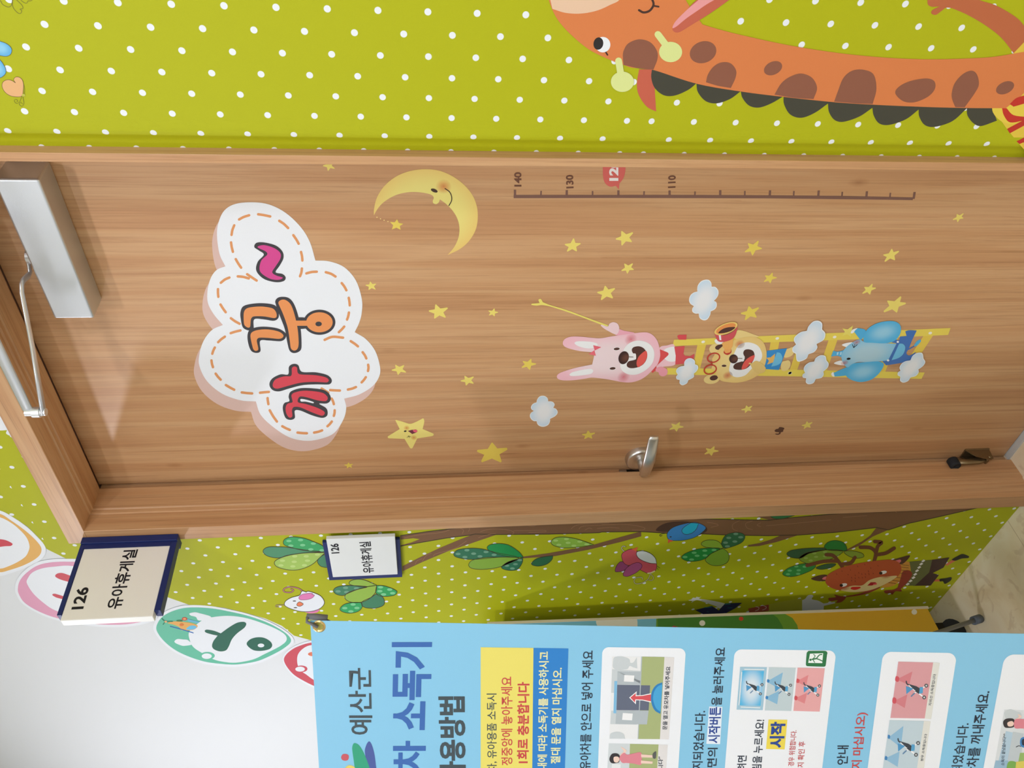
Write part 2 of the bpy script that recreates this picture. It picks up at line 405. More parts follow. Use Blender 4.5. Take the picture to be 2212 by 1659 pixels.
# right strip: the paper dips into the joint beside the frame
prof = [(2.4, -0.001), (-0.59, -0.001), (-0.612, -0.0014), (-0.623, -0.0016), (-0.630, -0.0005), (-0.635, 0.0030), (-0.640, 0.0065), (-0.645, 0.0085), (-0.652, 0.0092), (-0.668, 0.0094)]
S = Sheet(); zs = [0.0, CEIL]
for i in range(len(prof) - 1):
    (xa, ya), (xb, yb) = prof[i], prof[i + 1]
    S.face3([(xb, yb, 0), (xa, ya, 0), (xa, ya, CEIL), (xb, yb, CEIL)], LIMER)
o = struct(S, 'wall_covering_right', 'lime green wallpaper with white spots right of the door', weld=True)
for p in o.data.polygons: p.use_smooth = True
# creases in the pasted paper beside the frame
# door frame: jamb with a rebate, front face proud of the wall
def jamb_profile(side):
    # (distance from the opening, depth) seen in plan, from the front outer edge to the door
    return [(0.048, 0.02), (0.048, -0.011), (0.047, -0.012), (0.001, -0.012), (0.0, -0.011), (0.0, 0.0345), (-0.0035, 0.0368), (-0.0035, 0.0460), (-0.0065, 0.0488), (-0.0060, 0.1085), (-0.0055, 0.1095), (0.0095, 0.1097), (0.0095, 0.24), (0.048, 0.24)]
def post(xin, sgn, name, wide, label):
    pr = [(xin + sgn * (d if d < 0.01 else d - 0.048 + wide), y) for d, y in jamb_profile(sgn)]
    S = Sheet()
    n = len(pr)
    for i in range(n):
        a, b = pr[i], pr[(i + 1) % n]
        S.face3([(a[0], a[1], 0), (b[0], b[1], 0), (b[0], b[1], ZH), (a[0], a[1], ZH)], WZ)
    S.face3([(p[0], p[1], ZH) for p in pr], WZ); S.face3([(p[0], p[1], 0) for p in pr], WZ)
    return S.build(name, kind='structure', label=label, origin=(0, 0, 0), weld=True)
post(XL, -1, 'trim_1', 0.048, 'wooden door post on the handle side')
post(XR, 1, 'trim_2', 0.0155, 'wooden door post on the hinge side')
S = Sheet(); pr = [(ZH + d, y) for d, y in jamb_profile(1)]
x0, x1 = XL - 0.048, XR + 0.0155
HTILT = -0.021                            # the head sits a little lower at the hinge side
def hz_(x, z): return z + HTILT * (x - XL)
for i in range(len(pr)):
    a, b = pr[i], pr[(i + 1) % len(pr)]
    S.face3([(x0, a[1], hz_(x0, a[0])), (x1, a[1], hz_(x1, a[0])), (x1, b[1], hz_(x1, b[0])), (x0, b[1], hz_(x0, b[0]))], WX)
S.face3([(x0, p[1], hz_(x0, p[0])) for p in pr], WX); S.face3([(x1, p[1], hz_(x1, p[0])) for p in pr], WX)
S.build('trim_3', kind='structure', label='wooden head of the door frame', origin=(0, 0, 0), weld=True)
CONC = plaster('grey_mortar', (196, 198, 196), 0.8)
S = Sheet(); S.box(XL + 0.0, XR, 0.112, 0.24, 0, 0.004, CONC); struct(S, 'trim_4', 'grey sill strip under the door')

# ------------------------------------------------------------------ the door leaf with its lever
STEEL, N_, L_, B_ = nt('brushed_steel', 0.33, 1.0, 0.5)
B_.inputs['Base Color'].default_value = (0.62, 0.60, 0.58, 1)
def brushed(m, N, L, B, sc):
    tc = N.new('ShaderNodeTexCoord'); mp = N.new('ShaderNodeMapping'); mp.inputs['Scale'].default_value = sc
    no = N.new('ShaderNodeTexNoise'); no.inputs['Scale'].default_value = 1; no.inputs['Detail'].default_value = 3
    bu = N.new('ShaderNodeBump'); bu.inputs['Strength'].default_value = 0.08; bu.inputs['Distance'].default_value = 0.001
    L.new(tc.outputs['Object'], mp.inputs['Vector']); L.new(mp.outputs['Vector'], no.inputs['Vector']); L.new(no.outputs['Fac'], bu.inputs['Height']); L.new(bu.outputs['Normal'], B.inputs['Normal'])
brushed(STEEL, N_, L_, B_, (60, 900, 900))
ALU, N_, L_, B_ = nt('silver_paint', 0.34, 0.8, 0.5); B_.inputs['Base Color'].default_value = (*lin((206, 211, 214)), 1); brushed(ALU, N_, L_, B_, (700, 700, 700))
ALUB, N_, L_, B_ = nt('bright_aluminium', 0.3, 0.8, 0.5); B_.inputs['Base Color'].default_value = (*lin((226, 230, 234)), 1); brushed(ALUB, N_, L_, B_, (100, 600, 600))
DARKM = ink(38, 34, 30, 0.5, 0.6)
door = Sheet(); door.box(XL - 0.0025, XR + 0.0025, DOOR_Y, DOOR_Y + 0.04, 0.006, ZH + 0.0025, WD)
for v in door.v:
    if v.z > 1: v.z = hz_(v.x, v.z)
door = door.build('door_1', kind='structure', label='closed wooden door leaf', origin=(XL, DOOR_Y, 0.006))
hx, hz = -1.601, 1.058
def ring(S, cx, cz, prof_, mat, n=40):
    """turned shape around the axis that points out of the door; prof_ = (radius, distance from the door)"""
    i0 = len(S.v); mi = S.mi(mat)
    for r, d in prof_:
        S.v += [Vector((cx + r * math.cos(2 * math.pi * k / n), DOOR_Y - d, cz + r * math.sin(2 * math.pi * k / n))) for k in range(n)]
    for i in range(len(prof_) - 1):
        for k in range(n):
            S.f.append([i0 + i * n + k, i0 + (i + 1) * n + k, i0 + (i + 1) * n + (k + 1) % n, i0 + i * n + (k + 1) % n]); S.m.append(mi)
    S.f.append([i0 + (len(prof_) - 1) * n + k for k in range(n)]); S.m.append(mi); S.sm = True
    return S
S = Sheet(); ring(S, hx, hz, [(0.0415, 0), (0.0415, 0.004), (0.0405, 0.009), (0.038, 0.0155), (0.0365, 0.0165), (0.020, 0.0150), (0.016, 0.0130), (0.0135, 0.0130)], STEEL)
hnd = S.build('handle_rose', door)
S = Sheet(); ring(S, hx, hz, [(0.0115, 0.010), (0.0115, 0.054), (0.0105, 0.058), (0.007, 0.060)], STEEL, 24); S.build('handle_stem', door)
S = Sheet(); lp = []
for i in range(17):
    t = i / 16; lp.append((hx - 0.014 + 0.150 * t, DOOR_Y - 0.052 - 0.013 * math.sin(math.pi * t) + 0.006 * t, hz - 0.001 + 0.002 * math.sin(math.pi * t)))
rad = [0.0115 + 0.002 * math.sin(math.pi * i / 16) for i in range(17)]; rad[0] = 0.0085; rad[-1] = 0.0095
S.tube(lp, rad, STEEL, 18, flat=(0.5, 1.15)); S.build('handle_lever', door)
S = Sheet(); S.box(XL - 0.0095, XL - 0.008, 0.1105, 0.1285, 1.040, 1.108, STEEL); S.box(XL - 0.008, XL - 0.0075, 0.112, 0.1275, 1.052, 1.088, DARKM); S.build('strike_plate', door)

# ------------------------------------------------------------------ door closer with its folding arm
cl = empty('door_closer', (-0.905, DOOR_Y, 2.25), 'silver hydraulic door closer box with folding arm at the door top', 'door closer')
S = Sheet(); S.box(-1.056, -0.752, 0.069, DOOR_Y - 0.0002, 2.251, 2.324, ALU); S.build('closer_body', cl, bevel=0.004)
S = Sheet(); 
def disc(S, c, r, h, mat, n=24):
    c = Vector(c); i0 = len(S.v); mi = S.mi(mat)
    for z in (0, h): S.v += [c + Vector((r * math.cos(2 * math.pi * k / n), r * math.sin(2 * math.pi * k / n), z)) for k in range(n)]
    for k in range(n): S.f.append([i0 + k, i0 + (k + 1) % n, i0 + n + (k + 1) % n, i0 + n + k]); S.m.append(mi)
    S.f.append([i0 + k for k in range(n)][::-1]); S.f.append([i0 + n + k for k in range(n)]); S.m += [mi, mi]
    return S
disc(S, (-0.93, 0.098, 2.324), 0.014, 0.014, ALUB); S.build('spindle', cl)
S = Sheet(); S.tube([(-0.938, 0.100, 2.343), (-0.950, 0.098, 2.343), (-0.962, 0.094, 2.344), (-0.9645, 0.086, 2.345), (-0.959, 0.068, 2.345), (-0.958, 0.060, 2.345), (-0.960, 0.053, 2.345), (-0.970, 0.043, 2.345), (-1.065, -0.002, 2.345), (-1.182, -0.064, 2.345)], [0.005, 0.006, 0.0065, 0.0068, 0.0066, 0.0066, 0.0068, 0.0068, 0.0075, 0.009], ALUB, 12, flat=(0.95, 0.5)); S.build('main_arm', cl)
S = Sheet(); disc(S, (-1.178, -0.062, 2.340), 0.0075, 0.037, ALUB); disc(S, (-1.178, -0.062, 2.350), 0.0105, 0.014, ALUB); S.build('elbow_joint', cl)
S = Sheet(); S.tube([(-1.180, -0.0615, 2.370), (-1.172, -0.060, 2.372), (-1.02, -0.053, 2.372), (-0.88, -0.047, 2.372)], [0.006, 0.010, 0.011, 0.011], ALU, 12, flat=(0.45, 1.0)); S.build('fore_arm', cl)
S = Sheet(); S.box(-0.90, -0.86, -0.056, -0.0125, 2.380, 2.392, ALU); S.box(-0.915, -0.845, -0.0165, -0.0125, 2.392, 2.455, ALU); S.box(-0.89, -0.87, -0.056, -0.040, 2.360, 2.381, ALU); S.build('arm_bracket', cl)

# ------------------------------------------------------------------ flip-down door holder
BRZ, N_, L_, B_ = nt('dark_bronze', 0.35, 0.85, 0.5); B_.inputs['Base Color'].default_value = (*lin((140, 122, 92)), 1)
RUB = ink(40, 42, 46, 0.8)
ds = empty('door_holder', (-1.63, DOOR_Y, 0.1), 'dark bronze flip-down door holder folded up at the door bottom', 'door holder')
S = Sheet(); S.box(-1.636, -1.607, DOOR_Y - 0.004, DOOR_Y - 0.0003, 0.068, 0.140, BRZ); S.build('mounting_plate', ds, bevel=0.0015)
S = Sheet(); S.tube([(-1.628, 0.112, 0.082), (-1.627, 0.101, 0.110), (-1.626, 0.098, 0.140), (-1.627, 0.100, 0.168)], [0.013, 0.009, 0.008, 0.009], BRZ, 14, flat=(1.15, 0.7)); S.build('holder_arm', ds)
S = Sheet()
for xx in (-1.640, -1.612):
    S.face3([(xx, 0.127, 0.070), (xx, 0.094, 0.074), (xx, 0.090, 0.082), (xx, 0.104, 0.120), (xx, 0.127, 0.142)], BRZ); S.face3([(xx + 0.003, 0.127, 0.070), (xx + 0.003, 0.094, 0.074), (xx + 0.003, 0.090, 0.082), (xx + 0.003, 0.104, 0.120), (xx + 0.003, 0.127, 0.142)], BRZ)
    S.face3([(xx, 0.094, 0.074), (xx + 0.003, 0.094, 0.074), (xx + 0.003, 0.127, 0.070), (xx, 0.127, 0.070)], BRZ); S.face3([(xx, 0.090, 0.082), (xx + 0.003, 0.090, 0.082), (xx + 0.003, 0.104, 0.120), (xx, 0.104, 0.120)], BRZ)
    S.face3([(xx, 0.104, 0.120), (xx + 0.003, 0.104, 0.120), (xx + 0.003, 0.127, 0.142), (xx, 0.127, 0.142)], BRZ); S.face3([(xx, 0.094, 0.074), (xx + 0.003, 0.094, 0.074), (xx + 0.003, 0.090, 0.082), (xx, 0.090, 0.082)], BRZ)
S.tube([(-1.642, 0.100, 0.082), (-1.607, 0.100, 0.082)], 0.004, BRZ, 10)
S.build('pivot_cheeks', ds)
S = Sheet(); ring(S, -1.6275, 0.181, [(0.004, 0.026), (0.004, 0.045), (0.0135, 0.046), (0.0145, 0.041), (0.0145, 0.022), (0.012, 0.020)][::-1], RUB, 24); S.build('rubber_foot', ds)

# ------------------------------------------------------------------ the two room signs
NAVY = ink(30, 44, 102, 0.4); SIGNW = ink(240, 238, 232, 0.45); SIGNE = ink(240, 241, 236, 0.4); TXT = ink(24, 24, 34)
sg = empty('projecting_sign', (-1.67, -0.02, 2.33), 'white room sign in a navy bracket jutting out from the door frame corner, numbered 126', 'sign')
SX = -1.669
S = Sheet(); S.box(SX - 0.036, SX + 0.004, -0.030, -0.0125, 2.214, 2.434, NAVY); S.build('wall_bracket', sg, bevel=0.0015)
for z0, z1 in ((2.424, 2.434), (2.214, 2.228)):
    S = Sheet(); S.box(SX - 0.026, SX, -0.214, -0.030, z0, z1, NAVY); S.build('bracket_arm', sg, bevel=0.001)
S = Sheet(); S.box(SX - 0.026, SX, -0.042, -0.030, 2.228, 2.424, NAVY); S.build('bracket_back', sg)
S = Sheet(); S.box(SX - 0.024, SX - 0.002, -0.226, -0.042, 2.2285, 2.4235, SIGNW); S.build('sign_panel', sg, bevel=0.001)
S = Sheet(); S.box(SX - 0.0235, SX - 0.0025, -0.2268, -0.2261, 2.2295, 2.4225, SIGNE); S.build('panel_edge', sg)
SGN = Plane((SX - 0.002, 0, 0), (1, 0, 0))
c4 = Z(100, 960, 4.1476)
S = Sheet(SGN, 2, c4); write(S, '126', (332, 1474), (387, 1278), (220, 1480), TXT, 0.03); S.build('room_number', sg)
S = Sheet(SGN, 2, c4); write(S, '유아휴게실', (668, 1470), (825, 940), (530, 1477), TXT, 0.02); S.build('room_name', sg)

fs = empty('wall_sign', (-1.80, -0.01, 1.78), 'small flat white room sign on the spotted wallpaper beside the door, numbered 126', 'sign')
S = Sheet(); S.box(-1.909, -1.731, -0.010, -0.0012, 1.688, 1.881, NAVY); S.build('sign_back', fs, bevel=0.001)
S = Sheet(); S.box(-1.878, -1.702, -0.020, -0.010, 1.699, 1.868, ink(232, 236, 234, 0.4)); S.build('sign_panel', fs, bevel=0.001)
FSN = Plane((0, -0.020, 0), (0, -1, 0)); c7 = Z(560, 1140, 7.3733)
S = Sheet(FSN, 2, c7); write(S, '126', (1280, 406), (1262, 250), (1148, 414), TXT, 0.028); S.build('room_number', fs)
S = Sheet(FSN, 2, c7); write(S, '유아휴게실', (1828, 715), (1775, 218), (1652, 726), TXT, 0.02); S.build('room_name', fs)

# ================================================================== stickers on the door
def star(tips, crop, label, mat, inner=0.60, name='star_sticker', plane=DOOR, layer=2, group='yellow star stickers on the door', fat=None):
    cx = sum(p[0] for p in tips) / 5; cy = sum(p[1] for p in tips) / 5
    pts = []
    for i in range(5):
        a, b = tips[i], tips[(i + 1) % 5]
        # blunt tip
        dx, dy = a[0] - cx, a[1] - cy; px_, py_ = -dy * 0.07, dx * 0.07
        pts += [(a[0] - dx * .03 - px_, a[1] - dy * .03 - py_), (a[0], a[1]), (a[0] - dx * .03 + px_, a[1] - dy * .03 + py_)]
        if fat: pts.append(tuple(fat[i]) + (1,))
        else: pts.append((cx + ((a[0] + b[0]) / 2 - cx) * inner, cy + ((a[1] + b[1]) / 2 - cy) * inner, 1))
    # keep the winding of the tips
    S = Sheet(plane, layer, crop)
    area = sum(tips[i][0] * tips[(i + 1) % 5][1] - tips[(i + 1) % 5][0] * tips[i][1] for i in range(5))
    if area < 0:
        pts = []
        for i in range(5):
            a, b = tips[i], tips[(i + 1) % 5]; dx, dy = a[0] - cx, a[1] - cy; px_, py_ = -dy * 0.07, dx * 0.07
            pts += [(a[0] - dx * .03 + px_, a[1] - dy * .03 + py_), (a[0], a[1]), (a[0] - dx * .03 - px_, a[1] - dy * .03 - py_)]
            pts.append(tuple(fat[i]) + (1,) if fat else (cx + ((a[0] + b[0]) / 2 - cx) * inner, cy + ((a[1] + b[1]) / 2 - cy) * inner, 1))
    S.poly(pts, mat, n=3)
    return S.build(name, label=label, cat='star sticker', group=group)
A_ = Z(680, 560, 4.424); B_c = Z(1160, 440, 7.3733); C_c = Z(1460, 500, 7.3733); D_c = Z(1800, 440, 6.3813)
E_c = Z(1120, 830, 11.85); F_c = Z(1420, 860, 6.1444); G_c = Z(700, 960, 13.825); M_c = Z(640, 330, 4.8087); S_c = Z(800, 850, 6.5059)
SL = [
 (A_, [(530, 213), (585, 235), (580, 288), (515, 292), (486, 247)], 'small yellow star just right of the peekaboo cloud sticker', 0),
 (A_, [(1155, 432), (1270, 466), (1250, 556), (1143, 566), (1090, 494)], 'bigger yellow star below the moon sticker and above the rabbit wand', 0),
 (A_, [(1716, 470), (1752, 507), (1718, 545), (1665, 535), (1660, 492)], 'tiny yellow star straight above the tip of the rabbit wand', 0),
 (A_, [(770, 1010), (853, 1013), (872, 1080), (795, 1105), (735, 1060)], 'yellow star directly under the lowest bulge of the peekaboo cloud sticker', 0),
 (A_, [(1432, 1115), (1518, 1123), (1518, 1187), (1445, 1206), (1394, 1163)], 'yellow star midway between the grinning star and the rabbit ears', 0),
 (A_, [(2068, 953), (2115, 1000), (2055, 1057), (1978, 1035), (1988, 975)], 'yellow star just above the rabbit ears', 1),
 (B_c, [(585, 552), (695, 635), (633, 757), (480, 760), (443, 648)], 'yellow star left of the height chart, level with its 130 mark', 0),
 (B_c, [(1347, 435), (1528, 460), (1510, 607), (1350, 663), (1255, 563)], 'yellow star left of the height chart, level with the red 120 bubble', 0),
 (B_c, [(1392, 955), (1525, 953), (1542, 1050), (1438, 1112), (1345, 1067)], 'small yellow star between the 120 level and the rabbit face', 0),
 (B_c, [(1085, 1307), (1240, 1350), (1207, 1503), (1022, 1532), (960, 1413)], 'bigger yellow star right beside the rabbit wand', 0),
 (C_c, [(1315, 150), (1370, 272), (1220, 380), (1100, 325), (1150, 190)], 'yellow star to the right of the cloud above the bear, nearest the lower height chart', 1),
 (C_c, [(1540, 657), (1607, 735), (1505, 823), (1403, 800), (1420, 702)], 'small yellow star lower right of the free floating cloud by the bear', 1),
 (C_c, [(1163, 1190), (1320, 1215), (1285, 1368), (1102, 1410), (1035, 1305)], 'yellow star right beside the bear and its telescope', 1),
 (D_c, [(1795, 135), (1793, 200), (1713, 253), (1648, 220), (1703, 143)], 'lone tiny yellow star below the bottom end of the height chart', 0),
 (D_c, [(808, 622), (905, 655), (850, 777), (710, 797), (690, 706)], 'yellow star left of the bottom of the height chart', 0),
 (D_c, [(540, 1105), (588, 1162), (505, 1252), (403, 1237), (428, 1150)], 'small yellow star above the big star near the elephant', 0),
 (D_c, [(932, 1280), (1000, 1373), (875, 1500), (697, 1490), (745, 1340)], 'big yellow star next to the elephant ear', 0),
 (E_c, [(1780, 1185), (1957, 1247), (1885, 1387), (1687, 1398), (1628, 1285)], 'yellow star above the door lever', 1),
 (F_c, [(298, 320), (347, 382), (255, 443), (162, 415), (187, 343)], 'yellow star right beside the door lever', 0),
 (F_c, [(1180, 97), (1258, 106), (1247, 167), (1165, 195), (1115, 155)], 'small yellow star left of the bear, below the ladder rail', 0),
 (F_c, [(1985, 308), (2057, 322), (2033, 390), (1945, 407), (1917, 363)], 'small yellow star beside the dark scribbled mark', 0),
 (F_c, [(757, 640), (812, 702), (718, 765), (627, 743), (645, 668)], 'yellow star below the door lever, close to the door edge', 0),
 (G_c, [(725, 540), (860, 590), (832, 690), (685, 710), (605, 612)], 'tiny yellow star at the door edge beside the peekaboo cloud', 1),
 (M_c, [(277, 135), (330, 187), (398, 163), (380, 105), (310, 85)], 'small yellow star half hidden by the hinge-side door post', 0),
]
for crop, tips, lab, k in SL: star(tips, crop, lab, STAR[k])
star([(1712, 690), (1925, 775), (1840, 962), (1562, 960), (1500, 805)], S_c, 'plain golden star, larger, below the grinning star sticker', STAR[1], fat=[(1785, 772), (1815, 855), (1708, 915), (1600, 862), (1650, 778)])
gs = empty('grinning_star_sticker', DOOR.hit(886, 936), 'large yellow star with a winking grinning face', 'star sticker')
S = Sheet(DOOR, 2, S_c); S.poly([(365, 372), (352, 378), (412, 500, 1), (250, 600), (244, 616), (262, 630), (480, 638, 1), (555, 762), (575, 773), (595, 762), (658, 632, 1), (870, 598), (891, 578), (878, 560), (735, 500, 1), (758, 400), (750, 355), (732, 352), (640, 400), (555, 425), (450, 395)], STAR[2]); S.build('star_shape', gs)
S = Sheet(DOOR, 4, S_c); S.oval(510, 485, 46, 38, airbrush((236, 140, 70))); S.build('blush', gs)
S = Sheet(DOOR, 4, S_c); S.oval(612, 620, 46, 38, airbrush((236, 140, 70))); S.build('blush', gs)
S = Sheet(DOOR, 5, S_c); S.oval(490, 530, 19, 10, BLACK, -8); S.build('eye', gs)
S = Sheet(DOOR, 5, S_c); S.stroke([(515, 622), (537, 596), (566, 610)], 5, BLACK, sharp=True); S.stroke([(537, 598), (547, 622)], 5, BLACK, up=1); S.build('winking_eye', gs)
S = Sheet(DOOR, 5, S_c); S.poly([(526, 527, 1), (565, 516), (600, 510), (640, 507), (662, 528), (645, 548), (588, 570, 1), (555, 545)], ink(116, 52, 66)); S.poly([(598, 512), (640, 509), (662, 528), (645, 546), (612, 540)], ink(230, 100, 120), up=1); S.build('mouth', gs)

# ---- moon
mo = empty('moon_sticker', DOOR.hit(930, 440), 'yellow crescent moon sticker with a smiling face', 'moon sticker')
S = Sheet(DOOR, 2, M_c)
S.poly([(806, 650, 1), (808, 580), (840, 460), (920, 340), (1040, 245), (1180, 190), (1340, 170), (1500, 190), (1650, 260), (1770, 360), (1850, 480), (1885, 620), (1870, 780), (1800, 910), (1700, 1000), (1570, 1063, 1), (1640, 980), (1685, 880), (1695, 780), (1675, 690), (1630, 610), (1560, 535), (1492, 485, 1), (1480, 515), (1455, 533), (1425, 525), (1418, 500), (1428, 470), (1415, 445), (1380, 428), (1300, 413), (1200, 408), (1100, 420), (1000, 455), (900, 520), (840, 590)], blend((233, 222, 130), (232, 196, 112), 0.55, 1.25)); S.build('crescent', mo)
S = Sheet(DOOR, 4, M_c); S.oval(1530, 352, 85, 78, airbrush((236, 120, 74))); S.build('blush', mo)
S = Sheet(DOOR, 5, M_c); S.oval(1433, 393, 37, 17, ink(72, 54, 44), 22); S.build('eye', mo)
S = Sheet(DOOR, 5, M_c); S.stroke([(1545, 372), (1590, 405), (1612, 450), (1612, 500), (1585, 550)], 9, ink(60, 44, 36)); S.build('smile', mo)
S = Sheet(DOOR, 2, M_c)
for q in ((838, 670), (875, 686), (912, 701), (952, 714)): S.oval(*q, 7, 5, ink(238, 214, 140))
S.build('dotted_thread', mo)
S = Sheet(DOOR, 2, M_c); t5 = [(1047, 690), (1112, 738), (1085, 800), (993, 797), (973, 718)]
cx, cy = sum(p[0] for p in t5) / 5, sum(p[1] for p in t5) / 5; q = []
for i in range(5): q += [t5[i] + (1,), (cx + ((t5[i][0] + t5[(i + 1) % 5][0]) / 2 - cx) * .6, cy + ((t5[i][1] + t5[(i + 1) % 5][1]) / 2 - cy) * .6, 1)]
S.poly(q, STAR[1], n=2); S.build('hanging_star', mo)

# ---- peekaboo cloud sign
K_c = Z(400, 400, 2.7652)
pk = empty('cloud_sticker', DOOR.hit(625, 700), 'big white cloud sticker with orange stitching and large colourful Korean letters', 'cloud sticker')
CLOUD = [(190, 300), (200, 220), (235, 150), (300, 112), (400, 102), (500, 115), (600, 165), (690, 250), (745, 340), (778, 450, 1), (860, 455), (950, 490), (1020, 570), (1055, 680), (1055, 760), (1040, 820), (1013, 878, 1), (1080, 920), (1135, 990), (1163, 1080), (1160, 1140), (1120, 1200), (1040, 1250), (950, 1275, 1), (962, 1330), (945, 1400), (890, 1480), (810, 1515), (720, 1527), (620, 1505), (520, 1440), (450, 1370), (422, 1292, 1), (330, 1285), (220, 1245), (130, 1170), (85, 1080), (85, 1010), (110, 930), (160, 865), (225, 835, 1), (170, 770), (135, 700), (135, 620), (155, 550), (190, 505), (240, 485, 1), (205, 410)]
S = Sheet(DOOR, 1, K_c); S.poly([(p[0] - 29, p[1] + 62) + tuple(p[2:]) for p in CLOUD], sheer((236, 204, 194), 0.8)); S.build('printed_drop_shadow', pk, label='pinkish printed offset of the cloud shape')
S = Sheet(DOOR, 3, K_c); S.poly(CLOUD, WHITE); S.build('cloud_shape', pk)
DASH = [((322, 205), (350, 190), (382, 180)), ((436, 174), (470, 179), (508, 187)), ((562, 213), (590, 232), (615, 256)), ((646, 299), (664, 325), (678, 350)), ((692, 399), (698, 425), (700, 450)), ((697, 498), (694, 522), (686, 544)), ((724, 527), (755, 519), (786, 517)), ((840, 520), (872, 530), (898, 546)), ((935, 585), (951, 606), (963, 628)), ((977, 673), (981, 695), (983, 718)), ((978, 761), (974, 783), (967, 803)), ((950, 845), (935, 862), (918, 878)), ((833, 924), (880, 906), (943, 911)), ((989, 932), (1012, 947), (1032, 963)), ((1060, 998), (1073, 1016), (1082, 1035)), ((1093, 1073), (1095, 1091), (1092, 1110)), ((1079, 1147), (1068, 1163), (1054, 1178)), ((1020, 1206), (998, 1215), (972, 1221)), ((924, 1227), (895, 1226), (866, 1224)), ((815, 1215), (855, 1240)), ((875, 1275), (883, 1291), (888, 1308)), ((893, 1345), (892, 1362), (888, 1378)), ((876, 1412), (864, 1427), (850, 1440)), ((818, 1465), (795, 1473), (770, 1478)), ((727, 1482), (700, 1481), (671, 1478)), ((625, 1462), (602, 1452), (580, 1440)), ((548, 1412), (525, 1380), (505, 1345)), ((497, 1308), (494, 1290), (492, 1272)), ((500, 1235), (474, 1237), (447, 1240)), ((400, 1244), (370, 1242), (338, 1238)), ((293, 1222), (268, 1209), (243, 1194)), ((212, 1162), (196, 1145), (182, 1126)), ((166, 1087), (160, 1067), (157, 1047)), ((162, 1007), (168, 988), (177, 970)), ((197, 938), (216, 920), (237, 905)), ((272, 884), (300, 875), (330, 868)), ((325, 828), (298, 813), (273, 795)), ((242, 759), (226, 737), (211, 713)), ((198, 667), (196, 644), (196, 621)), ((213, 583), (237, 564), (264, 552)), ((314, 545), (346, 548), (380, 557)), ((370, 532), (398, 551), (427, 570)), ((334, 493), (317, 468), (302, 442)), ((285, 398), (278, 370), (274, 342)), ((277, 297), (282, 268), (293, 240))]
S = Sheet(DOOR, 4, K_c)
for d in DASH: S.stroke(d, 15, ink(224, 154, 98))
S.build('stitching', pk)
S = Sheet(DOOR, 5, K_c); S.poly([(413, 370), (425, 345), (470, 342), (540, 360), (580, 395), (587, 435), (565, 480), (540, 520), (580, 530), (600, 550), (590, 572), (545, 580), (480, 565), (440, 535), (423, 500), (435, 455), (470, 415), (440, 390)], DARK)
S.poly([(432, 370), (470, 358), (530, 375), (568, 405), (568, 440), (540, 485), (520, 520), (545, 540), (583, 552), (560, 565), (510, 560), (460, 530), (444, 500), (455, 450), (490, 415), (480, 395)], ink(214, 72, 146), up=1); S.build('letter', pk, label='magenta wavy dash')
def letter(dark, fill, col, label, extra=()):
    S = Sheet(DOOR, 5, K_c)
    for k, q in enumerate(dark): S.poly(q, DARK, up=k * .1)
    for k, q in enumerate(fill): S.poly(q, col, up=1.5 + k * .1)
    for q, m, u in extra: S.poly(q, m, up=u)
    S.build('letter', pk, label=label)
letter([[(330, 760), (345, 725), (390, 710), (460, 705), (530, 715), (556, 745), (558, 790), (530, 810), (470, 802), (412, 802), (408, 860), (380, 868), (345, 850), (332, 800)],
        [(372, 900), (385, 865), (430, 848), (490, 846), (560, 858), (600, 885), (598, 915), (570, 932), (500, 928), (448, 930), (450, 990), (425, 1002), (395, 990), (378, 950)],
        [(538, 700), (550, 675), (580, 667), (620, 675), (650, 710), (675, 780), (690, 860), (695, 940), (690, 985), (655, 1003), (625, 990), (610, 940), (595, 860), (565, 780)],
        [(640, 796), (735, 796), (735, 852), (640, 852)], ell(802, 819, 95, 75, 0, 20)],
       [[(350, 765), (365, 738), (400, 728), (460, 725), (520, 735), (542, 757), (546, 785), (530, 794), (470, 784), (410, 784), (393, 800), (388, 845), (372, 850), (352, 830)],
        [(390, 905), (400, 878), (440, 864), (500, 862), (560, 875), (586, 895), (580, 912), (555, 918), (490, 912), (440, 912), (428, 930), (437, 980), (420, 990), (405, 975)],
        [(557, 705), (572, 686), (600, 686), (632, 715), (655, 780), (672, 860), (678, 940), (672, 975), (652, 988), (632, 975), (625, 930), (612, 850), (585, 770)],
        [(640, 809, 1), (750, 809, 1), (750, 840, 1), (640, 840, 1)], ell(802, 819, 79, 60, 0, 20)], ORANGE, 'orange syllable', [(ell(797, 829, 19, 14, 0, 14), DARK, 3)])
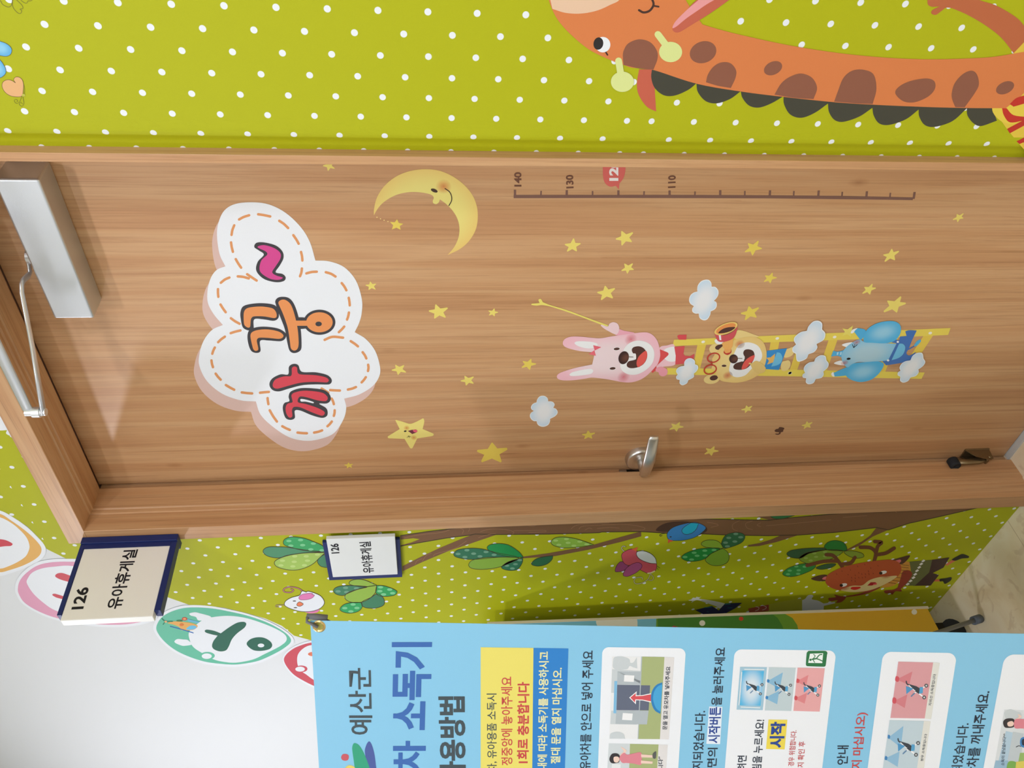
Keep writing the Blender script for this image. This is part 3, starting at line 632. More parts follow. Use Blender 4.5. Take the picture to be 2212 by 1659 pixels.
letter([[(503, 1190), (520, 1155), (570, 1130), (615, 1130), (620, 1085), (645, 1068), (675, 1075), (697, 1115), (780, 1118), (850, 1135), (876, 1165), (860, 1190), (780, 1190), (700, 1195), (620, 1215), (560, 1232), (520, 1222)],
        [(618, 1262), (632, 1232), (690, 1213), (765, 1214), (830, 1224), (864, 1252), (868, 1285), (845, 1304), (800, 1305), (840, 1330), (851, 1355), (845, 1380), (815, 1390), (755, 1374), (690, 1347), (655, 1347), (655, 1390), (628, 1402), (598, 1388), (583, 1335), (592, 1302), (622, 1290)]],
       [[(523, 1190), (540, 1160), (590, 1142), (633, 1138), (637, 1095), (650, 1083), (668, 1090), (680, 1128), (780, 1135), (840, 1148), (858, 1165), (845, 1178), (770, 1175), (690, 1180), (610, 1200), (555, 1215), (530, 1210)],
        [(635, 1255), (650, 1240), (700, 1228), (760, 1230), (820, 1240), (848, 1262), (850, 1280), (835, 1290), (790, 1285), (730, 1268), (690, 1262), (675, 1275), (676, 1298), (720, 1307), (790, 1330), (830, 1352), (832, 1368), (815, 1377), (760, 1358), (690, 1328), (650, 1325), (638, 1345), (640, 1380), (622, 1388), (605, 1365), (600, 1330), (612, 1305), (640, 1297), (638, 1275)]], RED, 'red syllable', [([(691, 1277), (730, 1283), (768, 1296), (764, 1303), (720, 1293), (692, 1292)], WHITE, 3)])

# ---- loose clouds
def cloud(pts, crop, label, layer=2, name='cloud_sticker'):
    S = Sheet(DOOR, layer, crop); S.poly(pts, ink(238, 243, 246))
    cx = sum(p[0] for p in pts) / len(pts); cy = sum(p[1] for p in pts) / len(pts)
    q = [(cx + (p[0] - cx) * .95, cy + (p[1] - cy) * .955) + tuple(p[2:]) for p in pts]
    o = S.build(name, label=label, cat='cloud sticker', group='small pale blue clouds on the door')
    S = Sheet(DOOR, layer + .5, crop); S.poly(q, blend((234, 237, 240), (200, 223, 240), 0.25, 1.15)); S.build('blue_fill', o)
    return o
R_c = Z(1150, 640, 6.703); BE = Z(1420, 660, 7.3733); EL = Z(1690, 660, 5.8211); L5 = Z(1100, 580, 2.212)
cloud([(340, 930), (350, 860), (400, 795), (470, 768), (530, 775), (565, 820), (570, 880, 1), (630, 885), (675, 940), (675, 1010), (640, 1070), (605, 1103, 1), (645, 1130), (650, 1190), (620, 1240), (555, 1273, 1), (545, 1330), (500, 1400), (440, 1415), (380, 1380), (363, 1307, 1), (310, 1308), (265, 1280), (262, 1230), (287, 1190, 1), (230, 1150), (210, 1090), (230, 1020), (280, 975), (345, 955, 1)], C_c, 'pale blue cloud floating to the right of the bear telescope')
cloud([(463, 465, 1), (475, 400), (530, 320), (620, 293), (700, 315), (750, 370), (760, 437, 1), (840, 440), (900, 470), (925, 530), (890, 600, 1), (960, 630), (1003, 700), (985, 770), (920, 830), (808, 887, 1), (808, 950), (770, 1030), (700, 1075), (620, 1090), (540, 1070), (485, 1020), (463, 945, 1), (400, 945), (330, 900), (292, 820), (315, 740), (395, 680, 1), (340, 650), (318, 590), (350, 520), (400, 485)], E_c, 'pale blue cloud left of the rabbit ears, above the door lever')
cloud([(430, 900), (470, 850), (540, 840), (595, 880), (598, 935, 1), (640, 955), (650, 1000), (620, 1050), (580, 1085, 1), (580, 1140), (495, 1190, 1), (470, 1240), (400, 1270), (355, 1240), (355, 1185, 1), (310, 1175), (298, 1135), (325, 1100, 1), (298, 1050), (320, 1000), (370, 970), (428, 960, 1)], BE, 'pale blue cloud over the ladder below the rabbit hand', 14)
cloud([(308, 318, 1), (330, 260), (390, 200), (455, 192), (500, 225), (500, 300, 1), (540, 350), (520, 430), (430, 485, 1), (440, 530), (400, 585), (330, 612, 1), (300, 670), (220, 705), (180, 690), (170, 608, 1), (130, 580), (130, 530), (172, 490, 1), (145, 440), (160, 390), (230, 335)], EL, 'largest cloud on the ladder, between the bear legs and the elephant', 14)
cloud([(400, 705, 1), (420, 660), (480, 625), (540, 635), (555, 690, 1), (582, 730), (570, 780), (515, 830, 1), (520, 870), (490, 910), (420, 925, 1), (390, 975), (330, 990), (295, 965), (300, 915, 1), (258, 905), (255, 870), (285, 845, 1), (268, 800), (290, 750), (340, 715)], EL, 'cloud over the left ladder rail just above the elephant trunk', 14)
cloud([(1610, 690, 1), (1640, 630), (1700, 595), (1760, 600), (1775, 665, 1), (1798, 710), (1770, 760), (1710, 805, 1), (1715, 840), (1680, 885), (1612, 905, 1), (1580, 950), (1520, 970), (1480, 945), (1483, 895, 1), (1450, 875), (1455, 840), (1485, 820, 1), (1473, 780), (1500, 730), (1550, 700)], EL, 'lowest cloud, over the ladder foot at the elephant boots', 14)

# ---- ladder
la = empty('ladder_sticker', DOOR.hit(1750, 765), 'yellow ladder sticker that three cartoon animals climb', 'ladder sticker')
LY = ink(231, 211, 92)
def px(pts): return pts
S = Sheet(DOOR, 2.4, px); S.poly([(1456, 734), (1643, 726), (1784, 720), (2053.4, 708.6), (2048, 723.5), (1850, 733), (1690, 738.5), (1453, 747.5)], LY, sharp=True); S.build('rail', la)
S = Sheet(DOOR, 2.4, px); S.poly([(1441, 795), (1690, 798), (1997.6, 804.6), (1990.6, 818.4), (1690, 812.5), (1440, 809)], LY, sharp=True); S.build('rail', la)
for q in ([(1507, 742), (1526, 742), (1512, 797), (1497, 797)], [(1665, 736), (1684, 736), (1672, 799), (1655, 799)], [(1727, 735), (1745, 735), (1722, 799), (1706, 799)], [(1791, 731), (1810, 731), (1786, 801), (1768, 801)], [(1924, 727), (1942, 727), (1912, 804), (1895, 804)], [(1996, 724), (2016, 724), (1963, 805), (1943, 805)]):
    S = Sheet(DOOR, 2, px); S.poly(q, ink(228, 200, 84), sharp=True); S.build('rung', la)
S = Sheet(DOOR, 3.2, px)
for x, y in ((1519, 738.5), (1679, 731), (1706, 805.5), (1803, 728), (2009.5, 719.5), (1707, 806)): S.oval(x, y, 4, 2.7, ink(240, 238, 224), -15)
S.build('rivets', la)
S = Sheet(DOOR, 3.4, EL); t5 = [(755, 287), (888, 252), (868, 335), (860, 392), (760, 375)]
S.poly([(755, 287, 1), (820, 300, 1), (888, 252, 1), (868, 330, 1), (860, 392, 1), (815, 360, 1), (755, 380, 1), (785, 330, 1)], ink(232, 218, 110), n=2); S.build('rail_star', la)

# ---- rabbit
rb = empty('rabbit_sticker', DOOR.hit(1370, 760), 'pink cartoon rabbit at the ladder top holding a yellow wand', 'rabbit sticker')
RP = blend((236, 216, 219), (240, 188, 200), 0.35, 1.15)
def part(root, plane, layer, crop, name, items, label=None):
    S = Sheet(plane, layer, crop)
    for k, it in enumerate(items):
        kind = it[0]
        if kind == 'p': S.poly(it[1], it[2], up=k * .3)
        elif kind == 's': S.poly(it[1], it[2], up=k * .3, sharp=True)
        elif kind == 'o': S.oval(it[1], it[2], it[3], it[4], it[5], it[6] if len(it) > 6 else 0, up=k * .3)
        elif kind == 'l': S.stroke(it[1], it[2], it[3], up=k * .3)
        elif kind == 'c': S.stroke(it[1], it[2], it[3], up=k * .3, closed=True)
    return S.build(name, root, label=label)
BR2 = ink(84, 54, 48); TON = ink(226, 92, 84); WH2 = ink(238, 240, 240)
part(rb, DOOR, 3, R_c, 'body', [('p', [(1845, 740), (1950, 712), (2050, 700), (2072, 850), (2065, 990), (1900, 1020), (1800, 1050), (1780, 900)], ink(238, 196, 204)), ('p', [(1900, 790), (1975, 742), (2060, 738), (2075, 850), (2072, 935), (1985, 945), (1915, 900)], WH2)])
part(rb, DOOR, 3.4, BE, 'trousers', [('s', [(270, 660), (436, 645), (415, 770), (440, 800), (520, 808), (590, 768), (578, 850), (440, 925), (285, 942), (292, 800)], ink(214, 84, 90))])
part(rb, DOOR, 3.2, BE, 'boot', [('p', [(318, 488), (350, 466, 1), (465, 465, 1), (460, 545, 1), (342, 545, 1)], ink(216, 80, 86))])
part(rb, DOOR, 4, R_c, 'arm', [('p', [(1250, 480), (1330, 500), (1480, 532), (1300, 562), (1200, 556)], ink(236, 170, 186)), ('p', [(990, 425), (1010, 413), (1090, 438), (1120, 395), (1175, 375), (1235, 400), (1258, 465), (1235, 540), (1185, 548), (1050, 475)], ink(236, 208, 212))], 'raised arm')
part(rb, DOOR, 3.6, R_c, 'wand', [('p', [(-12, 125), (-8, 108), (50, 103), (105, 98, 1), (88, 52), (122, 38), (152, 85, 1), (260, 128), (500, 200), (800, 312), (1100, 420, 1), (1088, 438, 1), (980, 405), (600, 260), (300, 160), (150, 128), (60, 135)], ink(232, 220, 112))])
part(rb, DOOR, 4.2, R_c, 'scarf', [('p', [(1846, 768, 1), (1960, 815), (1968, 850), (1900, 915), (1800, 1010), (1798, 1060), (1740, 1112, 1), (1725, 1080), (1810, 990), (1850, 870)], ink(218, 82, 82))])
part(rb, DOOR, 4.3, R_c, 'hand', [('p', [(1790, 1045), (1850, 1020), (1900, 1028), (1950, 1060), (1958, 1100), (1940, 1140), (1890, 1160), (1840, 1140), (1825, 1100), (1790, 1090)], ink(236, 160, 174))])
part(rb, DOOR, 5, R_c, 'head', [('p', [(985, 608), (850, 600), (700, 585), (560, 585), (470, 620), (440, 680), (470, 730), (560, 765), (700, 795), (870, 812), (895, 860, 1), (866, 988, 1), (700, 1020), (540, 1060), (400, 1110), (357, 1150), (370, 1195), (450, 1218), (600, 1215), (750, 1195), (880, 1178), (1100, 1205), (1300, 1242), (1440, 1245), (1580, 1200), (1700, 1110), (1800, 990), (1848, 850), (1830, 700), (1780, 600), (1700, 535), (1600, 522), (1400, 545), (1150, 580)], RP)])
for q in ([(610, 680), (640, 655), (720, 650), (850, 660), (930, 680), (945, 710), (900, 742), (840, 755), (760, 750), (660, 720)], [(540, 1130), (580, 1100), (700, 1070), (830, 1050), (875, 1065), (878, 1095), (840, 1125), (720, 1145), (600, 1155), (550, 1150)]):
    part(rb, DOOR, 6, R_c, 'inner_ear', [('p', q, WH2)])
for cx, cy in ((1425, 622), (1322, 1165)): part(rb, DOOR, 6, R_c, 'blush', [('o', cx, cy, 92, 88, airbrush((236, 110, 126)))])
part(rb, DOOR, 7, R_c, 'bow', [('s', [(880, 708), (998, 738), (902, 786)], ink(228, 104, 118)), ('s', [(898, 782), (920, 862), (814, 838)], ink(232, 110, 122))])
for cx, cy in ((1221, 762), (1162, 1045)): part(rb, DOOR, 7, R_c, 'eye', [('o', cx, cy, 50, 26, ink(244, 236, 236), -5), ('o', cx, cy, 43, 19, BR2, -5)])
part(rb, DOOR, 7, R_c, 'muzzle', [('p', [(1280, 1040), (1275, 980), (1300, 860), (1330, 760), (1390, 690), (1470, 650), (1570, 643), (1680, 680), (1750, 760), (1765, 870), (1730, 980), (1640, 1070), (1520, 1130), (1400, 1132), (1320, 1095)], WH2)])
part(rb, DOOR, 8, R_c, 'mouth', [('p', [(1440, 772), (1470, 735), (1550, 725), (1620, 760), (1662, 840), (1650, 920), (1600, 990), (1520, 1030), (1430, 1042), (1375, 1020), (1368, 978), (1400, 940), (1480, 920), (1500, 880), (1490, 835), (1455, 822)], BR2), ('p', [(1645, 790), (1664, 860), (1630, 950), (1580, 1000), (1530, 1028), (1508, 970), (1530, 890), (1580, 830)], TON), ('p', [(1460, 850), (1470, 830), (1495, 832), (1502, 870), (1498, 912), (1465, 917), (1440, 912)], WH2)])
part(rb, DOOR, 9, R_c, 'nose', [('l', [(1395, 878), (1460, 880)], 9, BR2), ('o', 1322, 890, 74, 96, blend((104, 66, 54), (62, 40, 38), 0.1, .9), 18)])

# ---- bear
br = empty('bear_sticker', DOOR.hit(1600, 770), 'yellow cartoon bear looking through a telescope halfway up the ladder', 'bear sticker')
BY = blend((234, 210, 140), (230, 196, 120), 0.4, 1.2); BYL = ink(233, 208, 138)
part(br, DOOR, 5, BE, 'leg', [('p', [(2030, 715), (2100, 680), (2160, 660), (2185, 720), (2150, 790), (2080, 825), (2020, 820)], BYL)])
part(br, DOOR, 5, BE, 'leg', [('p', [(1985, 900), (2040, 880), (2090, 872), (2122, 915), (2110, 980), (2060, 1035), (1990, 1040), (1965, 975)], BYL)])
part(br, DOOR, 6, BE, 'shirt', [('s', [(1748, 720), (2066, 680), (1935, 1026), (1728, 1012), (1685, 935), (1730, 830)], ink(58, 142, 206)), ('p', [(1905, 745, 1), (1960, 760), (1992, 830), (1970, 905), (1910, 950), (1815, 972, 1)], ink(112, 190, 226)), ('s', [(1735, 832), (1805, 825), (1875, 765), (1868, 835), (1842, 905), (1748, 940), (1778, 880)], ink(228, 182, 100))])
part(br, DOOR, 5, BE, 'arm', [('p', [(1230, 440), (1290, 392), (1400, 410), (1520, 455), (1620, 495), (1500, 515), (1380, 520), (1240, 530)], BYL)], 'raised arm')
for cx, cy, rx, ry, ix, iy in ((935, 690, 110, 84, 985, 665), (865, 1172, 128, 76, 900, 1152)):
    part(br, DOOR, 6, BE, 'ear', [('o', cx, cy, rx, ry, BYL, -8), ('o', ix, iy, 66, 40, BR2, -12)])
part(br, DOOR, 7, BE, 'head', [('p', [(870, 860), (900, 800), (960, 720), (1090, 610), (1250, 540), (1420, 500), (1580, 510), (1690, 590), (1735, 720), (1735, 860), (1690, 1000), (1600, 1110), (1450, 1190), (1280, 1228), (1120, 1220), (1010, 1195), (950, 1120), (900, 1030), (860, 1010), (885, 930)], BY)])
for cx, cy in ((1310, 612), (1120, 1112)): part(br, DOOR, 8, BE, 'blush', [('o', cx, cy, 82, 70, airbrush((230, 96, 84)))])
part(br, DOOR, 8, BE, 'muzzle', [('p', [(1145, 1050), (1155, 950), (1200, 820), (1280, 650), (1370, 597), (1480, 590), (1600, 640), (1660, 740), (1665, 830), (1620, 900), (1500, 1010), (1400, 1110), (1270, 1142), (1180, 1110)], WH2)])
part(br, DOOR, 9, BE, 'mouth', [('p', [(1368, 762), (1390, 710), (1450, 697), (1520, 720), (1547, 780), (1535, 860), (1470, 960), (1400, 1010), (1310, 1025), (1230, 1012), (1210, 970), (1250, 920), (1340, 890), (1392, 840)], BR2), ('p', [(1545, 790), (1532, 860), (1470, 940), (1400, 1005), (1342, 1015), (1370, 920), (1440, 840)], TON), ('p', [(1345, 850), (1365, 805), (1390, 808), (1385, 850), (1375, 885), (1340, 890)], WH2)])
part(br, DOOR, 10, BE, 'nose', [('l', [(1280, 840), (1350, 843)], 9, BR2), ('o', 1213, 850, 70, 72, blend((104, 66, 54), (62, 40, 38), 0.1, .9), 18)])
part(br, DOOR, 9, BE, 'eye', [('o', 1062, 960, 44, 25, ink(240, 222, 170)), ('o', 1062, 960, 38, 18, BR2)])
RG = ink(192, 62, 50)
part(br, DOOR, 10, BE, 'spectacles', [('c', ell(895, 832, 98, 70, -18, 20), 20, RG), ('c', ell(842, 1020, 98, 70, -18, 20), 20, RG), ('l', [(862, 905), (858, 945)], 16, RG)])
part(br, DOOR, 11, BE, 'hand', [('p', [(1450, 925), (1475, 908), (1500, 920), (1580, 880), (1680, 940), (1727, 1000), (1700, 1060), (1620, 1087), (1560, 1060), (1510, 1000), (1480, 940)], ink(226, 196, 122))])
part(br, DOOR, 10.5, BE, 'hand', [('p', [(912, 570), (930, 535), (990, 560), (1055, 585), (1020, 612), (950, 612)], WH2)])
tele = part(br, DOOR, 11, BE, 'telescope', [('p', [(1056, 735), (1075, 690, 1), (1170, 675, 1), (1178, 745), (1122, 788), (1065, 765)], RG), ('p', [(1066, 700), (1175, 680, 1), (1165, 738), (1125, 755), (1085, 755)], ink(232, 168, 96)), ('p', [(1028, 592, 1), (1090, 572), (1205, 510, 1), (1200, 640), (1160, 690), (1090, 697), (1050, 670)], ink(236, 176, 98)), ('p', [(908, 420, 1), (915, 460), (960, 560), (1030, 580), (1130, 562), (1210, 520), (1255, 440), (1280, 330, 1), (1200, 420), (1050, 475)], ink(208, 86, 92)), ('s', [(978, 472), (1010, 469), (1020, 552), (990, 550)], WH2), ('o', 1092, 367, 196, 82, ink(236, 204, 116), -22), ('o', 1092, 365, 166, 62, ink(232, 150, 84), -22), ('p', [(970, 436), (1030, 380), (1120, 348), (1238, 345), (1190, 395), (1100, 430), (1020, 442)], BR2)], 'red and yellow telescope held to one eye')

# ---- elephant
el = empty('elephant_sticker', DOOR.hit(1880, 765), 'blue cartoon elephant in dungarees at the ladder foot', 'elephant sticker')
EB = blend((150, 206, 232), (84, 178, 224), 0.1, 1.0, (-0.0, 0, 0)); EBL = ink(160, 204, 222); EBD = ink(84, 176, 222); OV = ink(70, 116, 186)
part(el, DOOR, 4, EL, 'tail', [('l', [(1585, 552), (1625, 530), (1660, 508)], 14, OV), ('p', [(1655, 505), (1690, 450), (1732, 428), (1742, 452), (1690, 508)], EBD)])
part(el, DOOR, 5, EL, 'dungarees', [('p', [(1375, 465, 1), (1420, 430), (1470, 440, 1), (1480, 390, 1), (1562, 382, 1), (1545, 325, 1), (1600, 310), (1690, 315, 1), (1630, 440), (1590, 540), (1560, 600), (1600, 628), (1682, 583, 1), (1620, 680), (1500, 720), (1305, 752, 1), (1250, 690, 1), (1340, 680), (1400, 570), (1440, 485)], OV)])
part(el, DOOR, 6, EL, 'arm', [('p', [(862, 345), (885, 310), (935, 285), (1045, 308), (1025, 390), (985, 428), (940, 380), (900, 332)], EBD), ('p', [(860, 346), (880, 305), (945, 283), (915, 312), (892, 345)], WH2)])
part(el, DOOR, 6, EL, 'arm', [('p', [(650, 892), (636, 855), (740, 805), (835, 772), (810, 840), (800, 880)], EBD), ('p', [(615, 858), (640, 836), (648, 862), (655, 892), (628, 888)], WH2)])
for q in ([(748, 495), (800, 472), (888, 464), (830, 525), (785, 516)], [(648, 725), (740, 692), (800, 748), (720, 748)]): part(el, DOOR, 6, EL, 'tusk', [('p', q, WH2)])
part(el, DOOR, 6.5, EL, 'trunk', [('p', [(612, 642, 1), (640, 568, 1), (690, 580), (760, 565), (820, 530, 1), (790, 650, 1), (745, 650), (690, 632)], EBD), ('s', [(688, 588), (708, 585), (702, 620), (682, 620)], ink(176, 216, 236)), ('s', [(730, 582), (750, 582), (740, 622), (720, 622)], ink(176, 216, 236))])
part(el, DOOR, 7, EL, 'body', [('p', [(742, 650), (760, 580), (830, 500), (960, 425), (1030, 455), (1250, 470), (1440, 482, 1), (1335, 690, 1), (1100, 712), (930, 715), (830, 778), (770, 735)], blend((172, 206, 220), (130, 194, 226), 0.3, 1.2)), ('s', [(1436, 478), (1446, 484), (1346, 692), (1330, 690)], OV)])
for cx, cy in ((935, 462), (782, 722)): part(el, DOOR, 8, EL, 'blush', [('o', cx, cy, 50, 42, airbrush((232, 120, 100)))])
part(el, DOOR, 8, EL, 'ear', [('p', [(1020, 440), (1030, 360), (1090, 280), (1200, 220), (1340, 195), (1440, 210), (1490, 270), (1475, 370), (1400, 450), (1280, 475), (1130, 468), (1045, 465)], EB)])
part(el, DOOR, 8, EL, 'ear', [('p', [(798, 850), (830, 780), (900, 728), (1050, 712), (1200, 703), (1272, 728), (1260, 790), (1200, 870), (1110, 935), (990, 962), (880, 940), (810, 895)], EB)])
part(el, DOOR, 9, EL, 'eye', [('o', 833, 670, 25, 14, BLACK, -8)])
part(el, DOOR, 9, EL, 'winking_eye', [('l', [(880, 490), (897, 530)], 7, BLACK), ('l', [(942, 492), (897, 530)], 7, BLACK), ('l', [(912, 488), (897, 530)], 6, BLACK)])
part(el, DOOR, 9, EL, 'pocket', [('p', [(1470, 478, 1), (1520, 484), (1546, 530), (1520, 610), (1460, 660), (1372, 688, 1)], ink(112, 188, 226))])
for cx, cy in ((1452, 457), (1330, 690)): part(el, DOOR, 9, EL, 'button', [('o', cx, cy, 15, 13, WH2)])

# ---- height chart
hc = empty('height_chart_sticker', DOOR.hit(1550, 425), 'brown height chart sticker with marks from 140 downwards and a red 120 bubble', 'height chart')
G5 = Z(1090, 320, 2.40435); H5 = Z(1240, 330, 9.2167); HB = ink(126, 92, 80)
S = Sheet(DOOR, 2, G5); S.poly([(47, 243), (600, 243), (1000, 243), (1380, 245), (1750, 248), (2120, 256), (2120, 270), (1750, 265), (1380, 261), (1000, 260), (600, 259), (47, 260)], HB, sharp=True); S.build('scale_bar', hc)
ticks = [(47, 216, 60, 250), (184, 222, 194, 250), (316, 218, 329, 250), (453, 223, 461, 250), (585, 219, 597, 250), (719, 224, 729, 250), (851, 220, 863, 250), (984, 225, 993, 250), (1114, 219, 1126, 250), (1243, 222, 1252, 250), (1371, 219, 1385, 250), (1497, 223, 1507, 250), (1623, 220, 1638, 252), (1748, 227, 1758, 252), (1873, 224, 1888, 255), (1997, 232, 2008, 258), (2118, 228, 2136, 264)]
for i, (xa, y0, xb, y1) in enumerate(ticks):
    w = 12 if i % 2 == 0 else 8; lean = (xb - xa) - w if i else 0
    S = Sheet(DOOR, 2.2, G5); S.poly([(xb - w, y0), (xb, y0), (xb - lean, y1), (xb - w - lean, y1)], HB, sharp=True); S.build('mark', hc)
for t, bl_, br_, tl_ in (('140', (88, 200), (88, 125), (50, 200)), ('130', (359, 208), (357, 138), (320, 210)), ('110', (888, 206), (890, 140), (848, 208))):
    S = Sheet(DOOR, 2.2, G5); write(S, t, bl_, br_, tl_, ink(112, 74, 56), 0.035); S.build('numeral', hc)
S = Sheet(DOOR, 2.2, H5); S.poly([(590, 180), (575, 350), (580, 480), (610, 590), (680, 660), (750, 676), (830, 656, 1), (893, 730, 1), (905, 610, 1), (975, 520), (1015, 400), (1025, 260), (1000, 160), (800, 60)], ink(214, 104, 96)); bb = S.build('bubble', hc)
S = Sheet(DOOR, 3, H5); write(S, '120', (885, 560), (885, 130), (700, 560), ink(240, 236, 234), 0.045); S.build('numeral', hc, label='white 120 on the red bubble')
# ---- dark scribble left by a lost sticker
S = Sheet(DOOR, 2, F_c); S.poly([(1556, 432), (1575, 412), (1605, 405), (1620, 385), (1660, 388), (1686, 400), (1672, 425), (1668, 445), (1640, 455), (1632, 475), (1600, 487), (1565, 480), (1570, 470), (1605, 470), (1615, 455), (1570, 450)], ink(92, 62, 48)); S.build('scribble_mark', label='small dark brown curled scribble low on the door below the lever', cat='mark')

# ================================================================== pictures on the wallpaper, left of the door
T4 = Z(860, 1120, 4.6083); T5 = Z(1300, 1100, 6.1444); T6 = Z(1640, 1040, 3.8671); T7 = c7
BARK = ink(124, 88, 58); BARKL = ink(160, 118, 86); LINE = ink(62, 52, 34); BARKD = ink(76, 50, 36)
tr = empty('tree_decal', WALL.hit(1500, 1140), 'tall brown tree with green leaves pictured on the wallpaper beside the door', 'wall decal')
def mk(crop, pts): return [tuple(p) for p in crop(pts)]
S = Sheet(WALL, 2, px)
up_ = mk(T4, [(20, 172), (300, 130), (600, 95), (930, 62), (1000, 25), (1320, 18), (1600, 18), (1800, 10), (2000, 4)]) + mk(T5, [(0, 112), (500, 108), (900, 115), (1300, 130), (2212, 146)]) + mk(T6, [(300, 300), (660, 268), (760, 235), (1200, 215), (1900, 190)])
lo_ = mk(T6, [(1900, 203), (1500, 295), (1250, 350), (1080, 405), (980, 385), (640, 425), (330, 448), (185, 450)]) + mk(T5, [(2212, 352), (1650, 342), (1340, 328), (860, 318), (510, 297), (0, 302)]) + mk(T4, [(2000, 142), (1500, 156), (985, 160), (765, 155), (720, 165), (480, 195), (220, 240), (25, 275)])
notch = mk(T4, [(30, 265), (130, 240), (215, 205), (150, 197), (25, 210)])
S.raw(up_ + lo_ + notch, BARK)
S.stroke(up_, 1.6, LINE, up=.6, sharp=True, cap=False); S.stroke(lo_, 1.6, LINE, up=.6, sharp=True, cap=False)
S.build('trunk', tr)
for crop, q in ((T4, [(45, 475), (200, 395), (400, 300), (600, 215), (765, 150), (990, 158), (750, 240), (500, 325), (250, 430), (45, 525)]),
                (T4, [(1245, 380), (1500, 345), (1900, 275), (2212, 185), (2420, 128), (2420, 178), (2212, 235), (1900, 310), (1560, 375), (1245, 397)]),
                (T6, [(0, 515), (100, 485), (185, 448), (335, 446), (150, 505), (0, 540), (-90, 545), (-95, 532)]),
                (T6, [(980, 383), (930, 450), (860, 500), (730, 570), (730, 580), (830, 540), (950, 460), (1085, 402)]),
                (T6, [(-160, 262), (0, 258), (97, 262), (150, 330), (80, 322), (0, 300), (-90, 276)])):
    S = Sheet(WALL, 2.4, crop); S.poly(q, BARK, sharp=True)
    k = len(q) // 2
    S.build('branch', tr)
S = Sheet(WALL, 3, T4)
for g in ([(640, 150), (650, 115), (610, 95)], [(700, 130), (712, 105), (705, 90)], [(60, 195), (200, 165), (420, 140), (510, 115)], [(170, 455), (190, 420), (240, 400)], [(240, 425), (280, 370), (330, 345)], [(350, 375), (380, 350), (560, 300), (680, 225)], [(800, 190), (900, 160), (970, 150)], [(820, 130), (900, 108), (1000, 105), (1100, 115), (1150, 135), (1140, 158)], [(1000, 55), (1200, 60), (1350, 75), (1400, 38)], [(1150, 120), (1300, 120), (1450, 118), (1460, 132), (1300, 140)], [(1720, 105), (1760, 75), (1850, 55), (2100, 45)], [(1800, 105), (1830, 80), (1950, 68), (2200, 60)], [(1860, 115), (1900, 95), (1930, 105)], [(1980, 100), (2100, 90), (2200, 95)]): S.stroke(g, 4, BARKL)
S.crop = T5
for g in ([(0, 150), (300, 160), (700, 150)], [(0, 205), (350, 205), (560, 245), (540, 275), (400, 275)], [(1400, 175), (1500, 190), (1545, 215), (1450, 240)], [(1830, 150), (1740, 200), (1740, 260), (1800, 290)], [(2000, 155), (1910, 190), (1930, 250), (2000, 270)], [(2110, 180), (2060, 210), (2110, 230)]): S.stroke(g, 5, BARKL)
S.crop = T6
for g in ([(60, 370), (300, 350), (600, 320)], [(900, 250), (1100, 240), (1150, 260)], [(700, 300), (900, 285)]): S.stroke(g, 3, BARKL)
S.build('bark_lines', tr, label='pale curving bark lines')
S = Sheet(WALL, 2.8, T5); S.poly([(718, 280), (760, 230), (850, 185), (1000, 163), (1180, 170), (1380, 235), (1392, 290), (1300, 342), (1250, 345), (1000, 290), (860, 302), (780, 297)], BARKD); S.build('knothole', tr)
GD, GM, GL, GB = ink(48, 116, 84), ink(48, 166, 96), ink(150, 188, 74), ink(34, 146, 74)
GDD = ink(116, 164, 136); GMD = ink(128, 206, 150); GLD = ink(190, 216, 128)
def leaf(crop, pts, mat, dots=(), dmat=None, rd=(42, 20), w=6, layer=3.5):
    S = Sheet(WALL, layer, crop); S.poly(pts, mat)
    for x, y in dots: S.oval(x, y, rd[0], rd[1], dmat, up=.4)
    S.stroke([p for p in pts], w, LINE, up=.8, closed=True)
    S.build('leaf', tr)
leaf(T7, [(60, 380), (90, 330), (170, 305), (300, 305), (450, 312), (700, 350), (1000, 385), (700, 402), (450, 440), (330, 478), (220, 475), (110, 440)], ink(80, 146, 108), w=9, layer=3)
leaf(T7, [(382, 240), (400, 190), (470, 155), (580, 148), (720, 170), (870, 225), (1010, 290), (1060, 385, 1), (850, 380), (650, 350), (500, 310), (410, 280)], ink(60, 168, 100), [(472, 211), (658, 196), (862, 252), (503, 287), (692, 277), (822, 345), (1000, 360)], GMD, w=9)
leaf(T7, [(240, 560), (280, 510), (400, 460), (550, 425), (750, 402), (1050, 395, 1), (960, 480), (850, 580), (700, 650), (550, 677), (400, 660), (280, 620)], ink(166, 200, 96), [(565, 455), (748, 455), (928, 428), (370, 525), (557, 542), (768, 525), (345, 600), (535, 616), (720, 598)], GLD, w=9)
leaf(T7, [(928, 530), (960, 480), (1050, 430), (1150, 520), (1130, 628), (1000, 622), (945, 580)], ink(74, 140, 102), w=9, layer=3)
leaf(T7, [(1430, 885), (1460, 845), (1550, 822), (1680, 835), (1870, 915, 1), (1700, 940), (1560, 930), (1460, 910)], GL, w=9)
leaf(T7, [(1183, 1010), (1210, 960), (1300, 930), (1450, 920), (1720, 940), (1560, 985), (1400, 1050), (1330, 1080), (1230, 1060)], ink(66, 132, 98), [(1375, 957), (1548, 966), (1256, 1014), (1392, 1025)], GDD, w=9, layer=3)
leaf(T7, [(1362, 1110), (1390, 1050), (1500, 1000), (1700, 945), (1870, 918, 1), (1860, 1010), (1780, 1110), (1650, 1180), (1500, 1192), (1400, 1160)], GL, w=9)
leaf(T7, [(1870, 920, 1), (1980, 925), (2120, 970), (2195, 1020), (2150, 1075), (2020, 1095), (1900, 1080), (1855, 1020)], ink(46, 164, 92), [(1932, 948), (2078, 985), (1922, 1010), (2125, 1042), (1980, 1062)], GMD, w=9)
